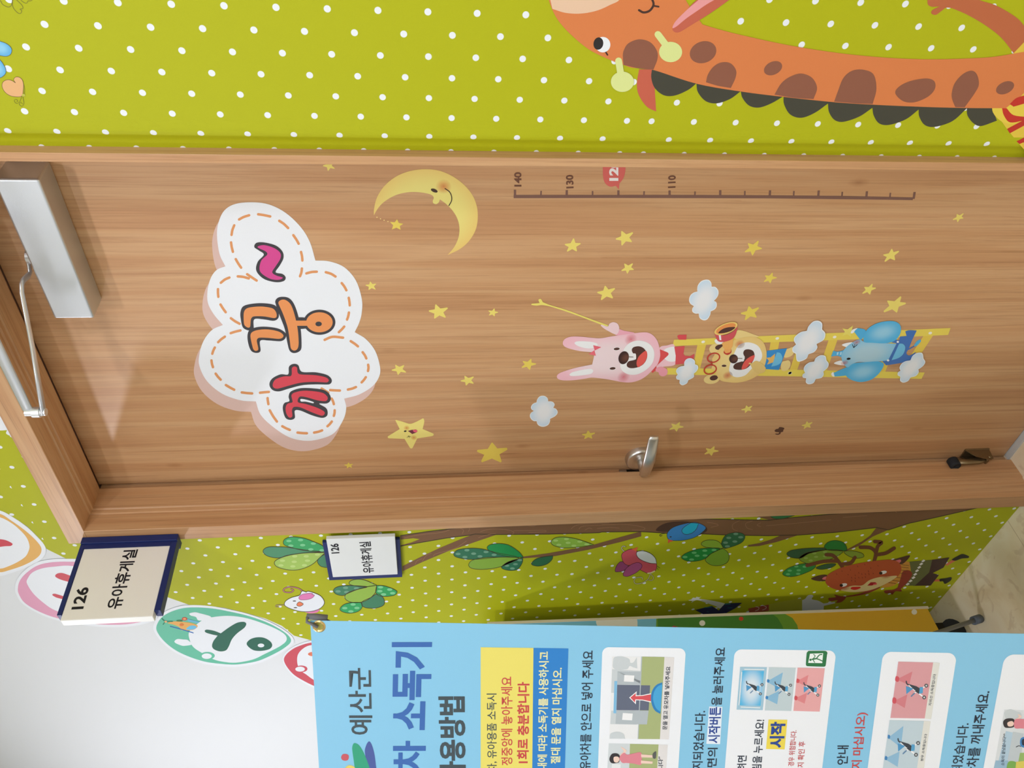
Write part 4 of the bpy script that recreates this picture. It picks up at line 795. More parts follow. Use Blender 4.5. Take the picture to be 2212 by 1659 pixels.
leaf(T7, [(1870, 1055), (1950, 1085), (1995, 1170), (1970, 1240), (1850, 1280), (1700, 1275), (1630, 1230), (1650, 1170), (1780, 1110)], ink(64, 130, 96), w=9, layer=3)
leaf(T7, [(1285, 1295), (1340, 1230), (1450, 1195), (1620, 1195), (1640, 1260), (1580, 1330), (1450, 1362), (1330, 1340)], GM, [(1362, 1280), (1495, 1222), (1556, 1278), (1460, 1333)], GMD, w=9)
leaf(T4, [(553, 355), (590, 315), (700, 297), (830, 303), (1000, 345), (1180, 382), (1000, 386), (800, 405), (680, 405), (580, 385)], GD, [(597, 353), (685, 316), (752, 350), (875, 333), (665, 384), (815, 377), (956, 362)], GDD, (25, 12), 5, layer=3)
leaf(T4, [(887, 285), (920, 260), (1000, 250), (1100, 265), (1200, 330), (1248, 388, 1), (1100, 380), (980, 350), (900, 315)], GB, w=5)
leaf(T4, [(702, 460), (740, 415), (860, 390), (1000, 385), (1200, 392), (1100, 450), (980, 490), (830, 507), (730, 495)], ink(134, 174, 60), w=5)
leaf(T4, [(1030, 480), (1100, 430), (1240, 390, 1), (1235, 440), (1190, 505), (1120, 518), (1050, 505)], GD, [(1083, 470), (1168, 455), (1210, 415), (1138, 498)], GDD, (24, 11), 5)
leaf(T4, [(1328, 445), (1370, 405), (1440, 383), (1540, 370, 1), (1530, 410), (1480, 455), (1400, 475), (1340, 465)], ink(44, 104, 66), w=5)
leaf(T4, [(1522, 235), (1560, 195), (1650, 185), (1780, 205), (1950, 262, 1), (1800, 285), (1650, 292), (1550, 270)], ink(140, 184, 66), [(1568, 220), (1676, 205), (1692, 242), (1808, 231), (1600, 262), (1750, 271), (1878, 257)], ink(172, 208, 112), (25, 11), 5)
leaf(T5, [(1320, 465), (1350, 425), (1430, 408), (1530, 420), (1590, 470), (1600, 518), (1480, 515), (1370, 500)], ink(140, 176, 50), w=6)
leaf(T5, [(1590, 440), (1640, 350), (1740, 312), (1850, 315), (1900, 360), (1870, 430), (1780, 480), (1640, 520), (1600, 490)], ink(50, 104, 64), [(1778, 328), (1685, 380), (1843, 372), (1642, 444), (1766, 429), (1667, 493)], ink(112, 152, 120), (33, 16), 6)
leaf(T5, [(1060, 650), (1090, 600), (1200, 550), (1350, 520), (1570, 520), (1450, 590), (1380, 650), (1280, 685), (1150, 690)], ink(34, 142, 58), [(1105, 634), (1225, 578), (1367, 550), (1265, 618), (1370, 614), (1192, 668), (1490, 542)], ink(110, 190, 120), (33, 15), 6)
leaf(T5, [(1375, 680), (1410, 620), (1500, 560), (1610, 522, 1), (1670, 570), (1690, 640), (1660, 710), (1560, 748), (1450, 740)], ink(128, 168, 44), w=6)
leaf(T6, [(93, 288), (115, 262), (220, 252), (332, 255), (290, 285), (200, 310), (125, 310)], ink(46, 118, 66), w=4)
leaf(T6, [(230, 605), (270, 575), (400, 558), (540, 555), (560, 570), (420, 600), (350, 640), (270, 635)], ink(48, 94, 62), w=4)
leaf(T6, [(545, 540), (580, 505), (640, 493), (710, 515), (730, 575), (640, 578), (560, 570)], ink(34, 128, 52), w=4)
leaf(T6, [(475, 720), (560, 690), (640, 690), (600, 720), (520, 735)], ink(48, 94, 62), w=4)
leaf(T6, [(335, 640), (400, 595), (550, 572), (700, 580), (620, 640), (450, 690), (370, 675)], ink(124, 158, 50), [(390, 640), (460, 600), (475, 630), (550, 590), (550, 625), (430, 660)], ink(150, 180, 84), (18, 9), 4)
leaf(T6, [(195, 770), (250, 720), (380, 685), (470, 700), (440, 740), (330, 785), (240, 795)], ink(40, 138, 62), [(255, 745), (330, 742), (310, 710), (380, 712), (240, 775), (325, 772)], ink(100, 180, 112), (18, 9), 4)
leaf(T6, [(710, 585), (780, 580), (860, 600), (872, 630), (810, 642), (740, 620)], ink(134, 160, 54), w=4)

# ---- birds
wb = empty('white_bird_decal', WALL.hit(655, 1297), 'round white bird with curly pink tail pictured below the upper leaves', 'wall decal')
CRL = ink(196, 124, 130)
part(wb, WALL, 3, T7, 'tail', [('l', [(695, 1012), (620, 965), (520, 945), (430, 955), (383, 990), (410, 1025), (500, 1030), (545, 998), (510, 978)], 22, LINE), ('l', [(695, 1012), (620, 965), (520, 945), (430, 955), (383, 990), (410, 1025), (500, 1030), (545, 998), (510, 978)], 13, CRL)])
part(wb, WALL, 3, T7, 'crest', [('l', [(430, 1237), (330, 1228), (270, 1235), (268, 1258), (310, 1260)], 14, LINE), ('l', [(430, 1237), (330, 1228), (270, 1235), (268, 1258), (310, 1260)], 7, ink(196, 166, 130))])
part(wb, WALL, 3, T7, 'wing', [('p', [(720, 1335), (850, 1322), (955, 1300), (930, 1345), (850, 1362), (780, 1358)], ink(228, 128, 182))])
BD = [(400, 1210), (430, 1160), (520, 1110), (640, 1075), (680, 1010), (750, 1025, 1), (780, 1012), (880, 1040), (980, 1090), (1037, 1180), (1010, 1250), (930, 1305), (800, 1335), (650, 1332), (500, 1290), (420, 1250)]
part(wb, WALL, 3.6, T7, 'body', [('p', BD, WHITE), ('c', BD, 9, LINE)])
WG = [(630, 1115), (680, 1065), (780, 1045), (850, 1048), (840, 1062), (878, 1075), (840, 1120), (760, 1145), (660, 1147)]
part(wb, WALL, 4.4, T7, 'wing', [('p', WG, ink(230, 130, 186)), ('c', WG, 7, ink(140, 70, 110))])
BK = [(600, 1215), (640, 1182), (702, 1216), (655, 1250), (608, 1242)]
part(wb, WALL, 4.4, T7, 'beak', [('p', BK, ink(238, 130, 90)), ('c', BK, 7, LINE)])
for c_ in ((560, 1167), (577, 1273)): part(wb, WALL, 4.4, T7, 'eye', [('o', c_[0], c_[1], 28, 8, LINE)])

bb2 = empty('blue_bird_decal', WALL.hit(1480, 1148), 'blue bird peeking from the knothole of the pictured tree', 'wall decal')
BD = [(865, 350), (880, 300), (940, 245), (1050, 205), (1200, 174), (1290, 185), (1380, 240), (1340, 300), (1240, 370), (1100, 410), (960, 417), (890, 402)]
part(bb2, WALL, 4, T5, 'body', [('p', BD, ink(58, 128, 190)), ('c', BD, 6, LINE)])
WG = [(1062, 290), (1090, 240), (1180, 180, 1), (1285, 188, 1), (1250, 270), (1180, 325), (1100, 332)]
part(bb2, WALL, 5, T5, 'wing', [('p', WG, ink(36, 166, 196)), ('c', WG, 6, LINE)])
part(bb2, WALL, 5, T5, 'beak', [('s', [(880, 398), (946, 416), (930, 432), (912, 430), (878, 455)], ink(220, 92, 60))])
part(bb2, WALL, 5, T5, 'eye', [('o', 914, 367, 14, 7, LINE)])
part(bb2, WALL, 4, T5, 'crest', [('l', [(862, 318), (810, 325), (770, 340), (778, 358), (802, 348)], 7, LINE)])

rd = empty('red_bird_decal', WALL.hit(1382, 1212), 'red bird with white breast and violet wings pictured between the branches', 'wall decal')
VI = ink(176, 78, 130)
for q in ([(178, 800), (210, 730), (265, 695), (352, 745), (290, 815), (190, 832)],): part(rd, WALL, 3, T5, 'wing', [('p', q, ink(160, 68, 120)), ('c', q, 6, LINE)])
BD = [(262, 620), (290, 570), (390, 528), (460, 555), (600, 580), (700, 660), (727, 730), (720, 800), (690, 828), (610, 855, 1), (520, 810), (420, 745), (350, 745), (290, 710)]
part(rd, WALL, 3.6, T5, 'body', [('p', BD, ink(206, 82, 96)), ('c', BD, 6, ink(96, 36, 44))])
q = [(458, 590), (480, 560), (560, 555), (650, 590), (710, 650), (728, 722, 1), (640, 716), (540, 682), (480, 640)]
part(rd, WALL, 4.4, T5, 'breast', [('p', q, ink(222, 228, 228)), ('c', q, 7, LINE)])
q = [(283, 865), (320, 790), (400, 730), (480, 707), (530, 735), (525, 780), (450, 845), (350, 890), (300, 888)]
part(rd, WALL, 4.4, T5, 'wing', [('p', q, VI), ('c', q, 6, ink(96, 36, 60))])
part(rd, WALL, 4.4, T5, 'beak', [('s', [(395, 532), (480, 502), (456, 562)], ink(226, 104, 60))])
part(rd, WALL, 3.2, T5, 'crest', [('l', [(300, 565), (262, 522), (280, 490), (316, 497)], 15, LINE), ('l', [(300, 565), (262, 522), (280, 490), (312, 496)], 8, ink(214, 210, 190))])
part(rd, WALL, 4.6, T5, 'tail', [('l', [(645, 860), (610, 930), (530, 980), (450, 988), (428, 950), (460, 910), (530, 905), (540, 935)], 15, LINE), ('l', [(645, 860), (610, 930), (530, 980), (450, 988), (428, 950), (460, 910), (530, 905), (540, 935)], 8, ink(206, 198, 150)), ('l', [(650, 860), (685, 905), (670, 942), (620, 940)], 13, LINE), ('l', [(650, 860), (685, 905), (670, 942), (620, 940)], 7, ink(206, 198, 150)), ('l', [(612, 850), (650, 845), (700, 822)], 16, ink(224, 214, 160))])
part(rd, WALL, 3.2, T5, 'foot', [('l', [(728, 750), (772, 782)], 5, LINE), ('l', [(730, 775), (750, 805)], 5, LINE)])

# ---- reindeer
rn = empty('reindeer_decal', WALL.hit(1900, 1250), 'brown cartoon reindeer in a green jumper pictured by the floor', 'wall decal')
RB = ink(178, 84, 48); RBD = ink(112, 68, 44); RA = ink(150, 66, 48)
for g in ([[(695, 715), (655, 660), (615, 618), (560, 612)], [(660, 665), (540, 668), (400, 702)], [(690, 692), (765, 680), (800, 635)]], [[(958, 675), (975, 600), (930, 555), (845, 550)], [(968, 640), (990, 545), (1022, 510), (965, 502)], [(985, 612), (1060, 598), (1128, 558)]]):
    part(rn, WALL, 5.5, T6, 'antler', [('l', k, 30, RBD) for k in g])
part(rn, WALL, 4, T6, 'leg', [('s', [(1555, 695), (1620, 648), (1642, 662), (1570, 705)], ink(214, 120, 80))])
part(rn, WALL, 4, T6, 'leg', [('s', [(1450, 818), (1525, 818), (1525, 836), (1445, 836)], ink(206, 112, 72))])
part(rn, WALL, 4.6, T6, 'boot', [('p', [(1610, 652), (1660, 622), (1700, 606), (1752, 625), (1745, 640), (1690, 645), (1640, 662)], ink(42, 42, 36))])
part(rn, WALL, 4.6, T6, 'boot', [('p', [(1508, 815), (1560, 808), (1605, 800), (1600, 828), (1552, 856), (1535, 835), (1510, 835)], ink(42, 42, 36))])
part(rn, WALL, 4.4, T6, 'trousers', [('s', [(1440, 655), (1590, 635), (1540, 720), (1450, 765), (1502, 782), (1432, 870), (1285, 872), (1380, 790)], ink(72, 52, 46))])
part(rn, WALL, 4.8, T6, 'jumper', [('s', [(1255, 670), (1445, 655), (1420, 760), (1300, 870), (1215, 872), (1270, 760)], ink(104, 108, 62))] + [('s', [(x - 17, y + 3), (x + 4, y - 13), (x + 18, y - 2), (x - 4, y + 12)], ink(232, 230, 222)) for x, y in ((1370, 664), (1353, 690), (1336, 718), (1318, 746), (1303, 776), (1288, 804), (1264, 832), (1240, 858))])
part(rn, WALL, 4.6, T6, 'collar', [('p', [(1180, 690), (1250, 672), (1262, 740), (1200, 810), (1120, 872), (1020, 882), (1130, 800)], ink(206, 148, 62))] + [('l', [(x, y), (x + 60, y + 8)], 4, RBD) for x, y in ((1190, 695), (1188, 715), (1180, 740), (1165, 765), (1140, 800), (1110, 825), (1080, 845))])
part(rn, WALL, 4.2, T6, 'arm', [('p', [(995, 880), (900, 918), (800, 945), (725, 960), (700, 985), (720, 968), (820, 955), (920, 930), (1010, 888)], RA), ('p', [(580, 975), (640, 966), (625, 945), (680, 958), (722, 962), (715, 985), (680, 1010), (640, 1012), (655, 992), (595, 1000)], RA)])
part(rn, WALL, 5.4, T6, 'arm', [('p', [(1180, 812), (1200, 752), (1250, 742), (1278, 775), (1240, 840), (1175, 905), (1155, 890)], RA), ('p', [(1045, 912), (1120, 904), (1165, 885), (1190, 918), (1140, 918), (1112, 946), (1095, 930), (1058, 936)], RA)])
for q, p_ in (([(433, 812), (500, 785), (565, 782), (562, 828), (490, 832)], [(525, 815), (548, 796), (580, 797), (562, 820)]), ([(1108, 662), (1180, 636), (1260, 618), (1225, 668), (1180, 692)], [(1112, 672), (1175, 652), (1185, 668), (1160, 682)])):
    part(rn, WALL, 5.4, T6, 'ear', [('p', q, ink(84, 58, 44)), ('p', p_, ink(220, 118, 120))])
HD = [(553, 835), (572, 782), (640, 740), (720, 710), (850, 680), (1000, 660), (1100, 654), (1170, 680), (1187, 740), (1150, 800), (1050, 860), (900, 920), (780, 922), (650, 905), (580, 875)]
part(rn, WALL, 6, T6, 'head', [('p', HD, RB)] + [('l', [(x, y), (x + 4, y + 8)], 4, ink(96, 44, 30)) for x, y in ((690, 745), (760, 735), (820, 705), (880, 690), (930, 720), (990, 700), (740, 775), (770, 800), (800, 780), (800, 805), (830, 760), (830, 800), (855, 770), (860, 800), (885, 770), (885, 795), (910, 745), (915, 770), (950, 765), (770, 825), (800, 830), (645, 770))])
part(rn, WALL, 7, T6, 'muzzle', [('p', [(682, 908), (740, 882), (790, 870), (860, 868), (920, 825), (1000, 800), (1080, 792), (1152, 790), (1100, 832), (1000, 882), (900, 914), (780, 924)], ink(214, 196, 134))])
for q, c_ in (((705, 865), (686, 868)), ((1036, 760), (1016, 766))): part(rn, WALL, 7.4, T6, 'eye', [('o', q[0], q[1], 30, 14, ink(226, 226, 218), -12), ('o', c_[0], c_[1], 14, 12, ink(44, 32, 28))])
part(rn, WALL, 7.6, T6, 'nose', [('p', [(763, 895), (775, 882), (800, 880), (840, 880), (848, 888), (820, 902), (790, 906)], ink(206, 44, 40))])
part(rn, WALL, 7.6, T6, 'mouth', [('s', [(903, 870), (932, 842), (972, 842), (982, 858), (940, 870)], ink(168, 34, 40)), ('s', [(950, 856), (980, 846), (984, 860), (952, 866)], ink(216, 84, 84))])
for c_ in ((715, 895), (1060, 795)): part(rn, WALL, 7.2, T6, 'blush', [('o', c_[0], c_[1], 45, 20, airbrush((206, 96, 70)))])

# ---- figure partly hidden by the cabinet
HC = Z(1460, 1240, 5.53)
hf = empty('hidden_figure_decal', WALL.hit(1560, 1310), 'white arm over a dark blue folded hat pictured beside the cabinet', 'wall decal')
part(hf, WALL, 3, HC, 'arm', [('p', [(150, 315), (185, 302), (205, 282), (235, 285), (250, 270), (270, 280), (304, 270), (280, 295), (400, 312), (580, 350), (555, 385), (522, 412), (480, 385), (350, 340), (250, 312), (185, 342), (195, 322)], ink(214, 220, 218))])
part(hf, WALL, 3.5, HC, 'hat', [('s', [(228, 430), (430, 380), (512, 435), (590, 350), (792, 343), (710, 410), (600, 468), (330, 482)], ink(34, 40, 86)), ('l', [(345, 402), (400, 396), (430, 390)], 9, ink(40, 120, 130)), ('l', [(590, 362), (612, 358), (650, 358)], 10, ink(40, 130, 136)), ('l', [(620, 405), (670, 404)], 9, ink(40, 100, 120)), ('l', [(370, 445), (390, 455)], 8, ink(40, 100, 120))])
hg = empty('hidden_sleeve_decal', WALL.hit(1700, 1315), 'white mitten with green sleeve and red cuff pictured beside the reindeer', 'wall decal')
part(hg, WALL, 3, HC, 'cuff', [('s', [(862, 412), (1110, 365), (1112, 440), (882, 470)], ink(168, 78, 60)), ('l', [(955, 390), (990, 400), (985, 425), (950, 440)], 7, ink(220, 190, 190)), ('l', [(1050, 378), (1080, 395), (1070, 415), (1035, 430)], 7, ink(220, 190, 190))])
part(hg, WALL, 3, HC, 'sleeve', [('s', [(1112, 362), (1300, 320), (1510, 290), (1512, 440), (1112, 470)], ink(178, 180, 52))])
part(hg, WALL, 3.5, HC, 'mitten', [('p', [(1508, 312, 1), (1545, 295), (1575, 258), (1615, 248), (1642, 262), (1625, 300), (1700, 318), (1765, 352, 1), (1900, 330, 1), (1902, 350, 1), (1768, 380, 1), (1766, 425, 1), (1508, 440, 1)], ink(214, 220, 226))])

# ---- letter bubbles along the edge of the wallpaper
P5 = Z(320, 1280, 5.53); P4 = Z(0, 1080, 4.1476); P3 = Z(0, 840, 3.95)
HALO = ink(236, 241, 246)
GR = ink(104, 194, 164); GRD = ink(46, 104, 86)
gb = empty('letter_bubble_decal', WALL.hit(480, 1372), 'green letter bubble with a dark green Korean vowel and a little plane', 'letter decal', 'letter bubbles along the wallpaper edge')
OUT = [(98, 410), (150, 310), (250, 240), (400, 190), (560, 178), (760, 190), (960, 225), (1180, 275), (1400, 350), (1560, 430), (1660, 500), (1705, 560), (1690, 610), (1600, 680), (1450, 760), (1300, 820), (1100, 855), (950, 858), (700, 830), (500, 770), (330, 690), (200, 590), (120, 490)]
def grow(p, k, cx=None, cy=None):
    cx = sum(q[0] for q in p) / len(p); cy = sum(q[1] for q in p) / len(p)
    return [(cx + (q[0] - cx) * k, cy + (q[1] - cy) * (1 + (k - 1) * 1.9)) + tuple(q[2:]) for q in p]
part(gb, WALL, 2, P5, 'white_border', [('p', grow(OUT, 1.045), HALO)])
part(gb, WALL, 3, P5, 'ring', [('p', OUT, GR)])
part(gb, WALL, 4, P5, 'white_field', [('p', [(485, 520), (500, 455), (580, 380), (660, 325), (760, 295), (950, 278), (1150, 300), (1350, 360), (1520, 430), (1620, 490), (1655, 540), (1640, 590), (1560, 650), (1400, 730), (1250, 800), (1050, 837), (900, 827), (780, 797), (640, 720), (530, 640)], HALO)])
for q in ([(493, 250), (560, 235), (620, 248), (680, 263), (735, 280), (752, 300), (700, 330), (600, 332), (570, 292), (510, 275)], [(314, 582), (350, 555), (420, 560), (470, 565), (495, 585), (525, 620), (440, 636), (395, 632), (330, 605)]): part(gb, WALL, 4.5, P5, 'little_cloud', [('p', q, HALO)])
part(gb, WALL, 5, P5, 'letter', [('p', [(675, 458), (700, 443), (780, 455), (868, 487, 1), (960, 420), (1060, 362), (1140, 350), (1172, 372), (1150, 420), (1060, 490), (1000, 560), (965, 640), (930, 690), (860, 703), (790, 680), (763, 640), (780, 580), (830, 515, 1), (760, 500), (695, 480)], GRD), ('p', [(1178, 620), (1210, 565), (1290, 536), (1380, 540), (1455, 580), (1482, 630), (1450, 675), (1350, 697), (1250, 685)], GRD), ('o', 1348, 632, 39, 23, HALO)])
part(gb, WALL, 5, P5, 'small_ring', [('o', 707, 755, 89, 46, GR), ('o', 700, 760, 60, 33, HALO)])
part(gb, WALL, 5, P5, 'plane_drawing', [('p', [(232, 365), (300, 345), (420, 350), (520, 365), (590, 395), (570, 430), (520, 450), (400, 450), (370, 412), (300, 382)], ink(232, 176, 96)), ('p', [(455, 440), (490, 402), (540, 393), (580, 412), (540, 440)], ink(110, 196, 234)), ('l', [(265, 405), (400, 440), (538, 482)], 11, ink(46, 110, 186)), ('o', 435, 315, 33, 20, ink(206, 70, 60)), ('o', 435, 315, 18, 11, ink(240, 176, 110)), ('s', [(468, 315), (612, 350), (600, 366), (480, 345)], ink(110, 186, 220)), ('l', [(165, 312), (205, 345), (290, 345)], 12, ink(34, 130, 100)), ('l', [(205, 345), (180, 380)], 12, ink(34, 130, 100)), ('o', 210, 348, 16, 12, ink(236, 176, 120)), ('o', 400, 385, 26, 16, ink(226, 128, 60)), ('o', 375, 338, 38, 10, ink(70, 130, 80))])

yb = empty('letter_bubble_decal', WALL.hit(30, 1175), 'yellow ringed letter bubble with a red stroke above the frame corner', 'letter decal', 'letter bubbles along the wallpaper edge')
OUT = [(-420, 330), (-300, 160), (-150, 110), (0, 125), (100, 185), (220, 270), (310, 350), (360, 410), (372, 450), (355, 495), (300, 540), (200, 590), (80, 630), (0, 648), (-200, 640), (-360, 520)]
part(yb, WALL, 2, P4, 'white_border', [('p', [(-460, 330), (-330, 130), (-150, 75), (0, 95), (110, 150), (240, 240), (335, 330), (395, 400), (412, 455), (390, 510), (320, 565), (200, 620), (80, 662), (0, 682), (-220, 675), (-400, 540)], HALO)])
part(yb, WALL, 3, P4, 'ring', [('p', OUT, ink(230, 178, 92))])
part(yb, WALL, 4, P4, 'white_field', [('p', [(-360, 330), (-260, 190), (-120, 140), (0, 155), (100, 205), (180, 270), (240, 340), (264, 410), (255, 460), (225, 510), (150, 560), (60, 600), (0, 615), (-180, 605), (-310, 500)], HALO)])
part(yb, WALL, 5, P4, 'letter', [('p', [(-160, 400), (-60, 355), (0, 352), (50, 360), (95, 380), (113, 396), (95, 412), (40, 415), (-60, 425)], ink(206, 66, 80))])

pb = empty('letter_bubble_decal', WALL.hit(190, 1275), 'pink ringed letter bubble partly behind the projecting sign', 'letter decal', 'letter bubbles along the wallpaper edge')
PK = ink(226, 160, 188)
OUT = [(160, 800), (175, 730), (230, 660), (330, 590), (450, 560), (600, 553), (750, 565), (1000, 650), (1250, 790), (1390, 890), (1414, 960), (1400, 1020), (1340, 1070), (1200, 1105), (1050, 1118), (850, 1112), (650, 1085), (480, 1050), (330, 990), (220, 920), (172, 850)]
part(pb, WALL, 2, P4, 'white_border', [('p', grow(OUT, 1.045), HALO)])
part(pb, WALL, 3, P4, 'ring', [('p', OUT, PK)])
part(pb, WALL, 4, P4, 'white_field', [('p', [(240, 745), (250, 700), (290, 650), (370, 615), (480, 598), (650, 592), (900, 660), (1100, 770), (1240, 890), (1180, 970), (1000, 1020), (800, 1040), (650, 1040), (490, 987), (400, 930), (300, 840)], HALO)])
part(pb, WALL, 5, P4, 'letter', [('p', [(495, 685), (512, 660), (560, 655), (640, 682), (760, 720), (740, 760), (620, 735), (540, 712)], ink(206, 72, 84)), ('p', [(468, 850), (490, 840), (560, 860), (680, 900), (640, 915), (550, 887), (500, 872)], ink(206, 72, 84))])
part(pb, WALL, 5, P4, 'toy_drawing', [('o', 1130, 1050, 15, 8, ink(206, 90, 160)), ('s', [(1235, 1030), (1290, 1045), (1275, 1055), (1240, 1042)], ink(206, 80, 160)), ('s', [(1250, 1025), (1310, 1026), (1300, 1040), (1280, 1042)], ink(80, 176, 206))])

rbub = empty('letter_bubble_decal', WALL.hit(650, 1440), 'red ringed letter bubble cut off by the blue banner', 'letter decal', 'letter bubbles along the wallpaper edge')
RR = ink(208, 84, 98)
OUT = [(1622, 805), (1650, 740), (1720, 680), (1800, 640), (1940, 600), (2150, 590), (2380, 660), (2480, 800), (2420, 1000), (2250, 1130), (2080, 1150), (1970, 1110), (1850, 1050), (1740, 980), (1660, 890)]
part(rbub, WALL, 2, P5, 'white_border', [('p', grow(OUT, 1.05), HALO)])
part(rbub, WALL, 3, P5, 'ring', [('p', OUT, RR)])
part(rbub, WALL, 4, P5, 'white_field', [('p', [(1780, 820), (1790, 740), (1850, 670), (1945, 628), (2150, 625), (2340, 690), (2420, 820), (2360, 980), (2220, 1090), (2080, 1090), (1965, 1035), (1890, 980), (1830, 940), (1795, 890)], HALO)])
part(rbub, WALL, 5, P5, 'small_ring', [('o', 1830, 912, 73, 40, RR), ('o', 1815, 915, 57, 30, HALO)])
part(rbub, WALL, 5, P5, 'letter', [('o', 1975, 735, 66, 26, ink(230, 126, 96)), ('o', 2180, 800, 90, 40, RR)])

wl = empty('white_letter_decal', WALL.hit(5, 890), 'corner of a plain white letter shape on the wallpaper above the door frame', 'letter decal')
part(wl, WALL, 2, P3, 'letter_shape', [('p', [(-260, 110, 1), (-30, 145), (0, 165), (30, 235), (80, 300), (112, 360), (108, 390), (82, 398), (52, 380), (60, 352, 1), (0, 355), (-260, 340, 1)], HALO)])

# ================================================================== pictures on the wallpaper, right of the door
RW = Plane((0, -0.001, 0), (0, -1, 0))
G2 = Z(1150, 0, 2.0829); G8 = Z(1830, 0, 5.183); V1 = Z(0, 0, 6.381)
gi = empty('giraffe_decal', RW.hit(1700, 150), 'orange giraffe with brown spots and dark mane pictured right of the door', 'wall decal')
GO = ink(217, 128, 74); GS = ink(142, 90, 70); GMN = ink(66, 66, 56); HRN = ink(218, 228, 150); GRED = ink(198, 98, 76)
part(gi, RW, 2, G2, 'mane', [('p', [(538, 312, 1), (535, 350), (550, 395), (590, 428), (640, 430), (700, 405), (738, 375, 1), (745, 415), (780, 455), (830, 465), (890, 445), (938, 410, 1), (945, 440), (975, 475), (1020, 484), (1075, 465), (1130, 433, 1), (1133, 470), (1160, 515), (1210, 530), (1270, 508), (1330, 466, 1), (1335, 505), (1360, 540), (1400, 548), (1470, 525), (1530, 485, 1), (1536, 520), (1560, 555), (1605, 562), (1680, 537), (1738, 493, 1), (1741, 525), (1765, 562), (1810, 571), (1890, 545), (1955, 487, 1), (1958, 520), (1985, 555), (2020, 567), (2090, 543, 1), (2068, 480, 1), (1900, 440, 1), (1300, 400, 1), (760, 330, 1)], GMN)])
part(gi, RW, 1.5, G2, 'crest', [('p', [(480, 312, 1), (545, 312, 1), (550, 390), (557, 502, 1), (515, 480), (480, 430), (470, 380)], GRED)])
part(gi, RW, 3, G2, 'dress', [('p', [(2160, 245, 1), (2212, 190, 1), (2420, 60, 1), (2560, 400, 1), (2420, 760, 1), (2290, 760, 1), (2190, 648, 1), (2135, 580, 1), (2112, 548, 1), (2090, 530), (2072, 505), (2068, 484, 1), (2130, 485, 1)], ink(226, 196, 70)),
    ('p', [(2068, 484, 1), (2075, 510), (2092, 532), (2120, 550), (2160, 556), (2212, 540), (2300, 480, 1), (2200, 430, 1)], ink(230, 206, 76)), ('p', [(2113, 487, 1), (2122, 520), (2150, 551), (2212, 541), (2230, 528), (2165, 518), (2134, 487, 1)], ink(196, 50, 40)), ('s', [(2136, 580), (2225, 532), (2250, 545), (2148, 600)], ink(190, 48, 38)), ('s', [(2178, 636), (2270, 590), (2290, 606), (2192, 648)], ink(190, 48, 38)), ('p', [(2148, 468, 1), (2180, 440), (2230, 430), (2260, 450), (2200, 470), (2165, 480, 1)], ink(196, 50, 40))])
part(gi, RW, 2, G2, 'arm', [('p', [(1780, -60, 1), (1778, 15), (1795, 30), (1832, 29, 1), (1800, 45), (1795, 60), (1815, 67), (1840, 50), (1862, 35), (1890, 38), (1960, 68), (2040, 115), (2110, 170), (2166, 240, 1), (2240, 165, 1), (2200, 100), (2150, 60), (2080, 22), (2000, -5), (1930, -60, 1)], ink(188, 104, 66))])
part(gi, RW, 4, G2, 'head_and_neck', [('p', [(45, -90, 1), (88, 40), (130, 110), (200, 180), (270, 232), (365, 276), (410, 292), (450, 305), (545, 315), (740, 377), (940, 412), (1130, 436), (1360, 460), (1530, 471), (1760, 481), (1950, 486), (2130, 487, 1), (2212, 418), (2290, 300, 1), (2230, 230, 1), (2080, 255), (1960, 263), (1800, 267), (1650, 263), (1500, 252), (1350, 235), (1150, 203), (950, 160), (850, 135), (765, 110, 1), (730, 60), (690, 0), (650, -90, 1)], GO)])
part(gi, RW, 5, G2, 'muzzle', [('p', [(60, -90, 1), (90, 40, 1), (150, 58), (220, 61), (290, 48), (350, 22), (395, -5), (430, -90, 1)], ink(230, 196, 166))])
part(gi, RW, 5, G2, 'closed_eye', [('l', [(480, 46), (500, 56), (525, 50), (541, 32), (545, 15), (538, -5)], 10, ink(72, 48, 40)), ('l', [(545, 26), (568, 30)], 8, ink(72, 48, 40))])
part(gi, RW, 5, G2, 'eye', [('l', [(326, 228), (338, 247)], 7, ink(60, 40, 34)), ('o', 317, 201, 34, 35, WHITE), ('o', 297, 196, 22, 28, ink(44, 40, 40), 10)])
part(gi, RW, 5, G2, 'ear', [('p', [(630, 130), (645, 146), (668, 142), (720, 110), (800, 60), (890, -4), (960, -60, 1), (840, -60, 1), (740, 0), (690, 50), (650, 95)], ink(196, 100, 78)), ('p', [(630, 126), (645, 95), (700, 40), (745, 2), (820, -60, 1), (930, -60, 1), (800, 10), (740, 50), (690, 85), (650, 118)], ink(232, 158, 160))])
part(gi, RW, 5, G2, 'hair', [('p', [(407, 250), (412, 225), (432, 195), (480, 177), (530, 190), (560, 228), (563, 265), (545, 313, 1), (480, 308), (410, 292, 1)], GS)])
for st, b_ in (([(565, 155), (608, 212)], (622, 234)), ([(388, 274), (398, 335)], (405, 368))):
    part(gi, RW, 6, G2, 'horn', [('l', st, 31, HRN), ('o', b_[0], b_[1], 52, 46, HRN)])
